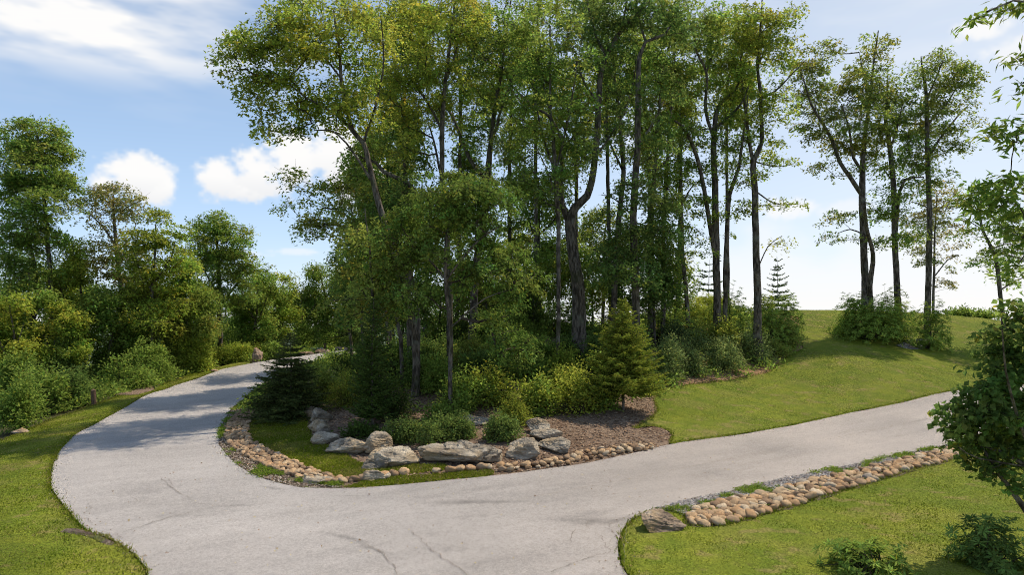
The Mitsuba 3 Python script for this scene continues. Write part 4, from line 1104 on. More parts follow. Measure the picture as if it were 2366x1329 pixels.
# hill trees to the right
HT = 'trees on the hill crest'
tree('hill_tree', 'hill tree with two stems joined low and a long limb leaning left', 45,
     [[(2000, 720, 26), (1999, 668, 22), (1995, 542, 21), (1992, 451, 20), (1995, 361, 15), (2000, 300, 12), (2012, 220, 9), (2019, 144, 6), (2030, 70, 3)], [(2013, 720, 17), (2010, 662, 16), (2017, 590, 13), (2003, 530, 11), (1998, 480, 9)], [(1990, 457, 14), (1965, 410, 13), (1941, 375, 12), (1923, 325, 11), (1898, 280, 9), (1875, 241, 7), (1856, 180, 4)], [(1992, 400, 10), (1972, 365, 9), (1962, 300, 6), (1945, 240, 4)], [(1995, 540, 5), (1965, 530, 4), (1935, 540, 2)], [(2012, 220, 5), (1990, 150, 3), (1985, 120, 2)]],
     [(2030, 90, 28, 35, .9), (2010, 150, 45, 40, .9), (1980, 200, 60, 45, 1.1), (2030, 210, 40, 45, 1), (1990, 270, 70, 45, 1.2), (1890, 130, 50, 40, 1), (1860, 180, 45, 40, 1), (1910, 210, 50, 40, .9), (1890, 290, 50, 40, 1), (1950, 320, 55, 45, 1.1), (2020, 330, 45, 50, 1), (1900, 380, 40, 18, .8), (1955, 395, 40, 22, .8), (1950, 500, 42, 22, 1.1), (1945, 550, 38, 16, .8), (1870, 245, 40, 45, .8)], 'olive', group=HT, seed=41, lsz=.18, foot=[1], yellow=.06)
tree('hill_tree', 'middle hill tree, thin forked crown, second stem from its foot', 45,
     [[(2076, 720, 21), (2073, 680, 19), (2067, 542, 17), (2064, 421, 16), (2056, 343, 14), (2046, 271, 10), (2050, 230, 7), (2052, 170, 3)], [(2078, 560, 11), (2078, 445, 10), (2090, 415, 8), (2110, 410, 6), (2135, 409, 3)], [(2056, 343, 7), (2075, 290, 5), (2085, 240, 3)], [(2064, 421, 5), (2040, 390, 4), (2025, 380, 2)]],
     [(2060, 200, 35, 40, .8), (2085, 260, 40, 45, .9), (2040, 380, 35, 35, .9), (2105, 380, 45, 35, 1), (2100, 440, 40, 30, 1), (2045, 470, 42, 40, 1.0), (2050, 560, 40, 20, .9), (2095, 540, 40, 45, .9), (2060, 310, 40, 40, .8), (2110, 320, 30, 40, .7)], 'mid', group=HT, seed=42, lsz=.18, yellow=.05)
tree('hill_tree', 'straight mast-like hill tree with limbs sweeping right', 45,
     [[(2142, 730, 20), (2144, 692, 18), (2147, 560, 17), (2147, 482, 16), (2142, 337, 14), (2141, 229, 11), (2132, 170, 7), (2128, 130, 3)], [(2146, 360, 9), (2165, 330, 8), (2181, 307, 7), (2211, 270, 5), (2240, 240, 3)], [(2142, 290, 8), (2160, 265, 7), (2181, 247, 6), (2211, 200, 3)], [(2141, 229, 6), (2160, 185, 5), (2180, 140, 3)], [(2147, 482, 4), (2120, 470, 3), (2100, 465, 2)]],
     [(2140, 140, 45, 30, 1.1), (2180, 150, 55, 35, 1.1), (2220, 180, 45, 35, 1.1), (2140, 210, 50, 40, 1.1), (2200, 230, 50, 40, 1.1), (2120, 280, 45, 40, .9), (2170, 290, 50, 35, .9), (2225, 290, 40, 18, 1), (2190, 340, 45, 22, 1), (2110, 350, 40, 35, .8), (2170, 400, 40, 30, .6)], 'olive', group=HT, seed=43, lsz=.18, yellow=.02)
tree('hill_tree', 'slight airy tree half behind the mast-like trunk, pale leaves', 60,
     [[(2155, 735, 8), (2158, 640, 7), (2160, 540, 5), (2165, 450, 3)], [(2158, 640, 4), (2190, 600, 3), (2210, 590, 2)]],
     [(2150, 450, 45, 40, .8), (2190, 480, 40, 45, .8), (2130, 520, 40, 40, .8), (2180, 550, 45, 40, .8), (2130, 590, 35, 30, .7), (2180, 610, 30, 25, .6), (2185, 655, 28, 14, .6)], 'tan', group=HT, seed=44, lsz=.2)
tree('hill_tree', 'leaning bare-limbed tree nearest the right border on the hill', 44,
     [[(2318, 740, 13), (2312, 690, 12), (2303, 610, 11), (2292, 575, 10), (2270, 530, 8), (2264, 490, 6), (2268, 455, 4)], [(2270, 530, 4), (2245, 515, 3), (2225, 500, 2)], [(2318, 665, 5), (2345, 650, 4), (2370, 640, 3)], [(2292, 575, 5), (2320, 565, 4), (2350, 565, 3)]],
     [(2290, 480, 45, 35, .6), (2330, 590, 50, 35, .8), (2270, 600, 30, 25, .7), (2350, 640, 40, 30, .7), (2330, 520, 45, 40, .8), (2240, 540, 30, 18, .5)], 'mid', group=HT, seed=45, lsz=.18)
# ------------------------------------------------------------------ the wood beyond the drive
WD = 'woodland trees beyond the drive'
tree('woodland_tree', 'tallest woodland tree at the far left, twin pale trunks', 44,
     [[(128, 880, 14), (120, 700, 13), (110, 560, 12), (104, 470, 11), (95, 380, 8), (85, 310, 4)], [(60, 880, 12), (75, 740, 11), (82, 640, 10), (62, 540, 9), (40, 460, 6), (20, 420, 4)], [(104, 470, 6), (130, 410, 4), (150, 380, 2)]],
     [(70, 310, 70, 35, 1.3), (110, 350, 60, 40, 1.3), (30, 360, 50, 45, 1.2), (80, 400, 75, 45, 1.3), (140, 420, 45, 35, 1.2), (20, 440, 45, 45, 1.2), (110, 470, 60, 40, 1.1), (50, 520, 60, 45, 1.1), (100, 560, 50, 40, .9), (20, 580, 40, 50, 1.0)], 'mid', group=WD, seed=51, foot=[1], lsz=.18, yellow=.02, dens=1.4, gap=.38)
tree('woodland_tree', 'thin-topped woodland tree, tan leaves against the small round cloud', 46,
     [[(288, 860, 15), (285, 760, 14), (278, 650, 13), (270, 570, 11), (264, 510, 8), (262, 450, 4)], [(270, 570, 6), (235, 520, 5), (200, 490, 3), (175, 472, 2)], [(278, 590, 5), (300, 550, 4), (312, 520, 2)], [(264, 510, 5), (290, 480, 4), (325, 465, 2)]],
     [(260, 450, 50, 28, 1), (300, 475, 45, 26, 1), (215, 475, 40, 24, .9), (260, 510, 55, 30, .9), (190, 470, 30, 16, .7), (320, 460, 25, 14, .7), (250, 580, 60, 40, 1.1), (300, 620, 60, 45, 1.1)], 'tan', group=WD, seed=52, lsz=.18, yellow=.06, dens=1.1)
tree('woodland_tree', 'yellow green woodland tree right of the thin-topped one', 45,
     [[(352, 850, 11), (350, 760, 10), (352, 660, 9), (358, 580, 6), (362, 510, 3)], [(352, 680, 5), (320, 620, 4), (310, 580, 2)], [(352, 660, 5), (395, 600, 4), (405, 560, 2)]],
     [(362, 510, 36, 22, 1.2), (395, 535, 36, 28, 1.1), (330, 550, 42, 30, 1.1), (375, 580, 50, 34, 1.2), (320, 610, 46, 36, 1.1), (410, 610, 36, 36, 1), (355, 650, 60, 40, 1.2), (310, 690, 50, 40, 1), (400, 690, 50, 42, 1.1), (350, 740, 60, 40, 1)], 'maple', group=WD, seed=53, lsz=.18, dens=1.25)
tree('woodland_tree', 'rounded blue green woodland tree with a clear dark trunk', 52,
     [[(510, 850, 14), (508, 760, 13), (506, 660, 12), (502, 590, 9), (500, 520, 5)], [(508, 720, 6), (550, 650, 5), (575, 610, 2)], [(506, 680, 6), (470, 620, 4), (455, 580, 2)]],
     [(498, 510, 40, 26, 1.2), (535, 545, 42, 30, 1.1), (462, 545, 36, 30, 1.1), (500, 570, 60, 34, 1.2), (550, 595, 40, 30, 1), (450, 600, 40, 36, 1), (510, 625, 66, 36, 1.2), (565, 640, 34, 30, .9), (470, 665, 48, 36, 1), (540, 680, 46, 30, .9), (490, 720, 40, 26, .8)], 'mid', group=WD, seed=54, lsz=.18, dens=1.25)
for i, (x, top, hw, bot, d, col, tw, lab) in enumerate([
        (180, 560, 80, 830, 46, 'maple', 12, 'bushy lit woodland tree between the tallest and the thin-topped'),
        (430, 590, 65, 820, 48, 'mid', 11, 'lower woodland tree tucked before the rounded blue green one'),
        (590, 610, 55, 810, 56, 'mid', 10, 'small woodland tree above the standing stone'),
        (645, 632, 48, 800, 60, 'maple', 9, 'small pointed woodland tree between two gaps of sky'),
        (700, 660, 50, 790, 64, 'mid', 10, 'low woodland tree under the thin streak of cloud'),
        (760, 610, 70, 800, 66, 'mid', 13, 'dark round-headed woodland tree beside the knoll'),
        (830, 640, 60, 800, 68, 'dark', 12, 'dark woodland tree mostly behind the knoll edge'),
        (60, 600, 75, 850, 43, 'mid', 13, 'olive woodland tree under the tallest one'),
        (250, 660, 80, 850, 44, 'mid', 11, 'bushy woodland tree over the wooden post'),
        (340, 640, 60, 830, 50, 'mid', 10, 'shaded woodland tree behind the yellow green one'),
        (20, 680, 60, 900, 40, 'maple', 11, 'woodland tree cut by the left border near the lawn'),
        (130, 690, 70, 880, 42, 'maple', 11, 'light leafed young woodland tree over the lawn corner'),
        (440, 690, 60, 840, 47, 'olive', 9, 'short woodland tree where the wood meets the verge'),
        (560, 700, 50, 830, 57, 'mid', 9, 'short woodland tree right of the clear dark trunk'),
        (900, 560, 60, 780, 60, 'dark', 12, 'far woodland tree seen through the bare poles')]):
    wood_tree('woodland_tree', lab, x, top, hw, bot, d, col, foot=880 if x < 350 else 850, tw=tw, group=WD, seed=60 + i, lsz=.18, dens=1.6, cr=.66, nb=11)
# backing wood
ORD = 'first second third fourth fifth sixth seventh eighth ninth tenth eleventh twelfth'.split()
for i, (x, top, hw, bot, d) in enumerate([(20, 560, 90, 860, 62), (150, 600, 95, 860, 64), (280, 620, 95, 860, 66), (400, 640, 90, 860, 68), (520, 660, 80, 840, 72), (640, 690, 70, 830, 78), (740, 680, 70, 830, 82), (850, 680, 80, 830, 84), (960, 660, 90, 830, 80), (1080, 660, 90, 820, 80), (1180, 670, 80, 810, 82), (1260, 690, 70, 800, 80)]):
    wood_tree('backing_tree', f'dim tree in the back rank of the wood, {ORD[i]} counted from the left border', x, top, hw, bot, d, 'dark', foot=bot + 20, tw=9, group='back rank of the wood', seed=90 + i, lsz=.30, dens=1.25, cr=1.0, nb=7)
# ------------------------------------------------------------------ conifers
conifer('spruce_tree', 'dark broad spruce at the upper end of the stone channel', 668, 965, 768, 112, col='fir', seed=1, levels=30, up=.0, per_level=11, power=.85, bare=.03)
conifer('spruce_tree', 'young yellow green spruce on the mulch with a thin spiky leader', 1440, 950, 690, 122, col='spruce', seed=2, levels=32, up=.18, bare=.15, leader=14, per_level=12, power=.85, tw=.055, wide=.045)
conifer('cypress_tree', 'narrow dark feathery conifer in front of the bare poles', 862, 985, 690, 62, col='hem', seed=3, levels=32, up=.35, per_level=8, power=.55, cat='cypress', wide=.045)
conifer('pine_tree', 'small lone pine against the white sky over the shrubs', 1798, 730, 592, 40, depth=62, col='blue', seed=4, levels=10, up=.22, per_level=7, cat='pine', wide=.10, dens=.9, bare=.15, power=.62)
conifer('pine_tree', 'wide pale pine between the three black trunks and bowed trunk', 1640, 740, 600, 66, depth=66, col='blue', seed=5, levels=9, up=.10, per_level=7, cat='pine', wide=.11, dens=.9, bare=.1, power=.6)
conifer('pine_tree', 'tall dark pine at the far side of the knoll above the upper drive', 812, 830, 480, 62, depth=60, col='fir', seed=6, levels=16, up=.12, per_level=6, cat='pine', wide=.11, dens=.8, bare=.1, power=.55)
# ------------------------------------------------------------------ trees at the right border
tree('garden_maple', 'young maple leaning in low at the right border before the drive', 12.2,
     [[(2445, 1310, 24), (2400, 1225, 22), (2366, 1172, 19), (2310, 1095, 13), (2262, 1020, 8), (2225, 950, 4)], [(2400, 1225, 14), (2385, 1080, 12), (2350, 960, 9), (2325, 860, 6), (2315, 760, 3)], [(2366, 1172, 9), (2340, 1060, 7), (2300, 960, 5), (2265, 900, 3)], [(2310, 1095, 6), (2260, 1060, 4), (2215, 1035, 3)], [(2420, 1260, 14), (2440, 1080, 10), (2420, 900, 6), (2400, 780, 3)]],
     [(2245, 915, 45, 30, 1), (2215, 960, 40, 30, 1), (2230, 1010, 50, 35, 1.1), (2290, 880, 50, 40, 1.1), (2310, 800, 50, 45, 1.1), (2345, 730, 32, 45, 1), (2280, 960, 60, 40, 1.1), (2330, 930, 50, 50, 1.2), (2300, 1030, 60, 40, 1.1), (2265, 1075, 45, 30, .9), (2345, 1030, 45, 50, 1.1), (2355, 850, 45, 50, 1.2), (2335, 1110, 35, 30, .8), (2290, 770, 30, 22, .7), (2420, 960, 60, 90, 1), (2430, 800, 60, 80, 1)], 'dark', lsz=.125, cr=.30, per=28, dens=2.6, droop=.4, seed=71, fan=3, rtip=.004, near=True, aspect=.85, group=None)
cherry = tree('cherry_tree', 'overhanging branches with long narrow leaves at the upper right border', 9.5,
     [[(3000, 1420, 60), (2960, 1000, 50), (2900, 560, 40), (2820, 150, 26), (2760, -200, 12)], [(2930, 760, 24), (2700, 600, 18), (2500, 500, 12), (2390, 455, 7), (2300, 430, 4), (2262, 425, 2)], [(2920, 700, 20), (2650, 560, 13), (2450, 540, 8), (2350, 545, 5), (2290, 500, 2)], [(2880, 450, 20), (2640, 300, 13), (2450, 290, 8), (2360, 310, 4), (2310, 320, 2)], [(2830, 200, 18), (2600, 40, 12), (2440, 10, 7), (2340, 0, 4), (2280, 25, 2)], [(2860, 350, 14), (2600, 180, 9), (2440, 170, 6), (2365, 190, 3)], [(2700, 600, 10), (2500, 620, 7), (2400, 610, 4), (2330, 590, 2)]],
     [(2310, 8, 50, 18, 1), (2255, 45, 22, 12, .9), (2350, 25, 25, 20, .8), (2355, 130, 18, 20, .9), (2360, 200, 16, 30, .9), (2330, 290, 36, 18, 1.2), (2300, 320, 26, 14, 1), (2360, 330, 25, 40, 1.1), (2340, 410, 45, 30, 1.3), (2290, 425, 40, 20, 1.2), (2250, 440, 25, 12, 1), (2320, 465, 55, 25, 1.5), (2270, 480, 40, 20, 1), (2340, 510, 40, 30, 1.5), (2355, 570, 30, 40, 1.3), (2355, 640, 25, 30, 1.0), (2225, 470, 12, 8, .9), (2500, 300, 120, 120, .6), (2520, 60, 140, 100, .5), (2520, 560, 130, 110, .6)], 'mid', lsz=.150, cr=.24, per=17, dens=2.2, droop=.2, seed=72, fan=2, rtip=.004, near=True, aspect=.30, yellow=.02, group=None, leaves=240)

# ------------------------------------------------------------------ shrubs of the planting bed
GB = 'clipped glossy shrubs behind the boulders'
for i, (x, y, w, h, lab) in enumerate([(937, 1024, 74, 50, 'first glossy round shrub of the front row, above the sloping pale boulder'), (1008, 1027, 64, 52, 'second glossy round shrub of the front row, over the long boulder end'),
                                       (1070, 1018, 58, 50, 'third glossy round shrub of the front row, set slightly back'), (1145, 1026, 74, 56, 'fourth and widest glossy shrub of the front row, over the long boulder'),
                                       (1186, 992, 74, 52, 'upper glossy shrub with yellow green tips beside the dark rounded boulder')]):
    shrub('holly_shrub', lab, x, y, w * 1.22, h * 1.18, 'box', 'rhodo' if i < 4 else 'spruce', group=GB, seed=i, dens=1.3)
BS = 'leafy shrubs of the planting bed'
for i, (x, y, w, h, kind, col, dep, lab) in enumerate([
        (1015, 984, 76, 46, 'broad', 'mid', None, 'broad leafed shrub right behind the two leading glossy shrubs'),
        (1055, 952, 130, 92, 'broad', 'mid', None, 'arching shrub below the low drooping tree'),
        (1168, 950, 105, 92, 'broad', 'lime', None, 'lime tipped shrub above the upper glossy shrub'),
        (1250, 962, 84, 86, 'broad', 'mid', None, 'bare-stemmed green shrub over the dark rounded boulder'),
        (1345, 970, 130, 98, 'broad', 'lime', None, 'wide yellow green shrub left of the young spruce trunk'),
        (1320, 930, 90, 90, 'fine', 'lime', None, 'shrub with pale upright flower spikes behind the wide one'),
        (1400, 950, 70, 70, 'broad', 'mid', None, 'low shrub touching the young spruce on its shaded side'),
        (820, 1014, 62, 36, 'fine', 'hem', None, 'small dark shrub above the dark layered slab'),
        (868, 1016, 34, 26, 'fine', 'hem', None, 'tiny green shrub between the slab and the leaning boulder'),
        (800, 946, 86, 80, 'feather', 'spruce', None, 'soft olive shrub above the curving boulder row'),
        (905, 975, 100, 105, 'feather', 'hem', None, 'dark feathery shrub right of the narrow conifer'),
        (790, 876, 84, 58, 'feather', 'hem', None, 'feathery shrub along the upper drive behind the dark spruce'),
        (742, 930, 60, 90, 'fine', 'olive', None, 'brownish shrub touching the dark broad spruce'),
        (835, 930, 70, 80, 'feather', 'hem', None, 'feathery dark shrub left of the narrow conifer foot'),
        (960, 900, 90, 90, 'fine', 'dark', None, 'shadowy shrub behind the dark feathery one'),
        (940, 860, 90, 80, 'fine', 'mid', None, 'shrub at the feet of the bare poles'),
        (850, 860, 80, 70, 'fine', 'dark', None, 'shrub behind the narrow conifer near the upper drive'),
        (1088, 866, 120, 84, 'fine', 'olive', None, 'rounded olive shrub under the low drooping tree'),
        (1170, 856, 96, 88, 'broad', 'pale', None, 'silvery leafed shrub in the middle of the bed'),
        (1240, 850, 70, 66, 'fine', 'mid', None, 'ferny shrub beside the slender pole foot'),
        (1308, 846, 80, 62, 'fine', 'dark', None, 'dark ferny shrub right of the slender pole foot'),
        (1000, 850, 90, 70, 'fine', 'dark', None, 'dark shrub between bare poles and olive shrub'),
        (1385, 870, 90, 90, 'fine', 'dark', None, 'dark shrub behind the young spruce'),
        (905, 872, 84, 92, 'broad', 'mid', 31, 'leafy shrub between the narrow conifer and the bare poles'),
        (985, 905, 100, 100, 'broad', 'mid', 28.5, 'leafy shrub at the foot of the drooping tree'),
        (1110, 890, 96, 86, 'broad', 'dark', 29.5, 'dark leafy shrub behind the arching shrub'),
        (1225, 905, 96, 84, 'broad', 'mid', 30, 'leafy shrub behind the bare-stemmed green shrub'),
        (1395, 905, 80, 90, 'broad', 'mid', 29, 'leafy shrub just behind the young spruce left side'),
        (1300, 890, 84, 80, 'broad', 'maple', 31, 'light green shrub behind the pale flower spikes'),
        (1150, 800, 90, 80, 'broad', 'mid', 35, 'leafy shrub below the dark forked maple'),
        (1275, 745, 84, 52, 'rhodo', 'mid', 38, 'rhododendron left of the stout elbowed trunk foot'),
        (1345, 782, 84, 74, 'rhodo', 'dark', 36, 'dark rhododendron in front of the stout elbowed trunk'),
        (1208, 724, 84, 60, 'feather', 'dark', 40, 'dark low evergreen deep between the forked and slender trees'),
        (1206, 780, 80, 50, 'fine', 'mid', 37, 'shrub deep in the bed above the silvery one'),
        (1430, 760, 90, 70, 'rhodo', 'dark', 38, 'dark rhododendron below the straight black trunk'),
        (1120, 800, 90, 70, 'fine', 'dark', 36, 'shaded shrub behind the rounded olive one'),
        (1040, 800, 90, 70, 'fine', 'dark', 37, 'shaded shrub deep under the drooping tree')]):
    shrub('leafy_shrub' if kind != 'rhodo' else 'rhododendron', lab, x, y, w, h, kind, col, depth=dep, group=BS, seed=10 + i)
RB = 'shrubs banked up the right side of the knoll'
for i, (x, y, w, h, kind, col, dep, lab) in enumerate([
        (1530, 790, 130, 95, 'rhodo', 'mid', 38, 'olive rhododendron at the left of the bank, behind the young spruce'),
        (1600, 775, 130, 92, 'rhodo', 'lime', 41, 'yellow topped rhododendron under the bowed trunk'),
        (1695, 770, 120, 88, 'rhodo', 'mid', 41, 'dark green rhododendron under the three black trunks'),
        (1795, 775, 84, 72, 'rhodo', 'mid', 40, 'rhododendron right of the clean tall trunk'),
        (1822, 806, 62, 66, 'broad', 'olive', None, 'rounded shrub nearest the hill lawn, low on the bank'),
        (1826, 748, 84, 66, 'rhodo', 'mid', 44, 'rhododendron at the top of the bank beside the lawn'),
        (1775, 720, 70, 50, 'rhodo', 'maple', 46, 'bright topped rhododendron under the small lone pine'),
        (1688, 786, 44, 58, 'broad', 'lime', 38, 'yellow green sapling poking up from the bank'),
        (1545, 880, 100, 96, 'fine', 'pale', None, 'pale fine leafed shrub next to the young spruce, low on the bank'),
        (1612, 878, 92, 88, 'fine', 'pale', None, 'pale fine leafed shrub above the straw mulch edge'),
        (1680, 866, 92, 80, 'fine', 'pale', None, 'pale shrub in the middle of the bank front'),
        (1745, 846, 90, 72, 'fine', 'pale', None, 'pale shrub around the foot of the clean tall trunk'),
        (1790, 828, 50, 44, 'fine', 'olive', None, 'last low pale shrub before the lawn tongue'),
        (1580, 815, 110, 62, 'fine', 'blue', 36, 'grey green shrub behind the pale bank front'),
        (1665, 815, 100, 58, 'fine', 'olive', 38, 'olive shrub between the pale front and the rhododendrons'),
        (1490, 850, 90, 90, 'fine', 'dark', 31, 'dark shrub just behind the young spruce right side'),
        (1660, 720, 150, 46, 'rhodo', 'lime', 47, 'sunlit rhododendron top behind the three black trunks')]):
    shrub('rhododendron' if kind == 'rhodo' else 'leafy_shrub', lab, x, y, w, h, kind, col, depth=dep, group=RB, seed=50 + i, lsz=.17 if kind == 'rhodo' else None)
RH = 'rhododendrons at the feet of the hill trees'
for i, (x, y, w, h, col, dep, lab) in enumerate([
        (2036, 800, 182, 112, 'mid', None, 'big domed rhododendron in front of the hill trees'), (1985, 728, 66, 58, 'mid', 44, 'dark rhododendron behind the big dome on the lawn gap side'),
        (2075, 722, 84, 58, 'maple', 44, 'rhododendron hugging the middle hill trunk'), (2162, 757, 78, 58, 'mid', 42, 'small rhododendron under the mast-like hill tree')]):
    shrub('rhododendron', lab, x, y, w, h, 'rhodo', col, depth=dep, group=RH, seed=80 + i, lsz=.18, dens=1.25)
for i, (x, w, h, lab) in enumerate([(2218, 44, 24, 'low bush on the crest right of the mast-like tree'), (2238, 30, 34, 'upright bush on the crest skyline'), (2275, 56, 22, 'spreading low bush on the crest by the leaning tree')]):
    shrub('crest_bush', lab, x, 742, w, h, 'broad', 'mid', depth=53, group='bushes on the hill crest', seed=90 + i, lsz=.2)
shrub('rhododendron', 'near rhododendron cut by the bottom border, left of the darker one', 2040, 1352, 150, 92, 'rhodo', 'mid', seed=95, lsz=.13, dens=2.2)
shrub('rhododendron', 'dark near rhododendron in the bottom right corner', 2325, 1340, 160, 128, 'rhodo', 'dark', seed=96, lsz=.13, dens=2.4)

# ------------------------------------------------------------------ undergrowth along the wood edge
UG = 'bushes along the wood edge'
for i, (x, y, w, h, kind, col, lab) in enumerate([
        (30, 1004, 90, 120, 'broad', 'mid', 'bush at the left border above the low brown rock'), (95, 968, 90, 90, 'broad', 'mid', 'second wood edge bush from the left border'),
        (150, 948, 90, 82, 'broad', 'dark', 'dark bush hanging over the lawn left of the wooden post'), (210, 890, 44, 30, 'broad', 'lime', 'pale sapling leaves sprouting beside the wooden post'),
        (270, 914, 90, 70, 'broad', 'mid', 'bush right of the wooden post'), (345, 892, 100, 80, 'broad', 'mid', 'bush above the bare patch of the verge'),
        (420, 872, 84, 86, 'fine', 'maple', 'bright bush where the lawn narrows to the verge'), (500, 852, 80, 44, 'broad', 'maple', 'low bush behind the small white rock'),
        (552, 838, 40, 34, 'broad', 'lime', 'bright low bush left of the standing stone'), (625, 830, 44, 34, 'fine', 'mid', 'bush right of the standing stone'),
        (10, 930, 80, 100, 'broad', 'mid', 'upper bush at the left border'), (230, 860, 110, 80, 'broad', 'mid', 'back bush above the pale sapling'),
        (130, 880, 100, 80, 'broad', 'dark', 'back bush under the light leafed young tree'), (310, 850, 100, 80, 'fine', 'mid', 'back bush under the yellow green tree'),
        (400, 830, 90, 70, 'broad', 'dark', 'back bush in the shade left of the bright one'), (480, 820, 90, 70, 'broad', 'mid', 'back bush below the clear dark trunk'),
        (570, 815, 80, 60, 'broad', 'dark', 'shaded bush behind the standing stone'), (690, 806, 80, 56, 'broad', 'mid', 'bush behind the spruce top beside the far rocks'),
        (770, 798, 60, 40, 'broad', 'mid', 'bush behind the long cream rock'), (60, 860, 110, 90, 'broad', 'dark', 'shaded bush deep in the wood near the left border'), (840, 800, 70, 46, 'broad', 'dark', 'dark bush at the far drive end')]):
    dep = None
    if i >= 10:
        dep = [36, 44, 40, 46, 50, 53, 56, 62, 66, 46, 62][i - 10]
    shrub('wood_bush', lab, x, y - (7 if dep is None and i < 9 else 0), w * 1.1, h * 1.2, kind, col, depth=dep, group=UG, seed=100 + i, lsz=.16, dens=.8)

# ------------------------------------------------------------------ small built things
g = G(217, 936)[0]
s = mpp(g[1])
key = thing('wooden_post', 'short brown wooden post with a chamfered cap at the wood edge', 'post')
post = trimesh.creation.cylinder(radius=5.2 * s, height=36 * s, sections=10)
post.apply_translation([0, 0, 15 * s])
add(key + '__shaft', post, 'old_wood', smooth=40, to_world=place(*g, 0, (2, -3)))
cap = trimesh.creation.cone(radius=5.6 * s, height=4 * s, sections=10)
cap.apply_translation([0, 0, 33 * s])
add(key + '__cap', cap, 'old_wood', to_world=place(*g, 0, (2, -3)))
g = G(743, 812)[0]
s = mpp(g[1])
key = thing('wooden_post', 'squat brown post beside the far cream rocks', 'post')
bx = trimesh.creation.box((4.2 * s, 4.2 * s, 16 * s)); bx.apply_translation([0, 0, 8 * s])
add(key + '__shaft', bx, 'old_wood', to_world=place(g[0], g[1] + 1, g[2] - .02))
cp = trimesh.creation.box((5.2 * s, 5.2 * s, 1.5 * s)); cp.apply_translation([0, 0, 16.8 * s])
add(key + '__cap', cp, 'old_wood', to_world=place(g[0], g[1] + 1, g[2] - .02))
g = G(724, 815)[0]
s = mpp(g[1])
key = thing('metal_crate', 'pale grey metal utility crate behind the far rocks', 'utility box')
w, d, h = 24 * s, 12 * s, 10 * s
o = np.array([g[0], g[1] + 1.0, g[2]])
bx = trimesh.creation.box((w * .94, d * .94, h * .86)); bx.apply_translation([0, 0, h * .47])
add(key + '__body', bx, 'galvanised', to_world=place(*o, -8))
ld = trimesh.creation.box((w, d, h * .10)); ld.apply_translation([0, 0, h * .96])
add(key + '__lid', ld, 'galvanised', to_world=place(*o, -8))
used = {}
for sx in (-1, 1):
    for sy in (-1, 1):
        c = trimesh.creation.box((.05, .05, h * .9)); c.apply_translation([sx * w * .485, sy * d * .485, h * .45])
        add(key + '__' + number('corner_post', used), c, 'galvanised', to_world=place(*o, -8))

# bare places in the turf
for key, pp, mat, lift in (('soil_patch', [(128, 1232), (150, 1229), (180, 1228), (206, 1232), (236, 1245), (264, 1262), (250, 1268), (224, 1256), (200, 1241), (160, 1236)], 'verge_soil', .09), ('soil_patch_001', [(262, 916), (300, 905), (345, 893), (372, 889), (352, 905), (318, 915)], 'mulch', .09),
                           ('gravel_patch', [(2070, 800), (2092, 788), (2125, 785), (2152, 790), (2148, 806), (2112, 810), (2085, 806)], 'gravel_mat', .10)):
    pg = region(pp, wig=.06, seed=61, step=.1, smooth_it=1)
    add_sheet(key, pg, .15, lift, mat, seed=61, bump=.03, bfreq=4.0, drop=.06, edge=.1)
    labels[key] = {'kind': 'structure'}

# ------------------------------------------------------------------ cracks and seams of the drive
def ribbon(px_pts, width, seed, jag=.05):
    q = outline(gxy(px_pts), False, .12, 1)
    r = rng('crack', seed)
    q[1:-1] += r.normal(0, jag, q[1:-1].shape)
    t = np.gradient(q, axis=0)
    t /= np.linalg.norm(t, axis=1, keepdims=True)
    nrm = np.stack([-t[:, 1], t[:, 0]], 1)
    w = width * (.45 + 1.1 * r.random(len(q))) * .5
    w[0] = w[-1] = .002
    a, b = q + nrm * w[:, None], q - nrm * w[:, None]
    p = np.empty((2 * len(q), 2)); p[0::2], p[1::2] = a, b
    z = ground_z(p[:, 0], p[:, 1]) + .036
    i = np.arange(len(q) - 1) * 2
    f = np.vstack([np.stack([i, i + 1, i + 3], 1), np.stack([i, i + 3, i + 2], 1)])
    return np.column_stack([p, z]), f


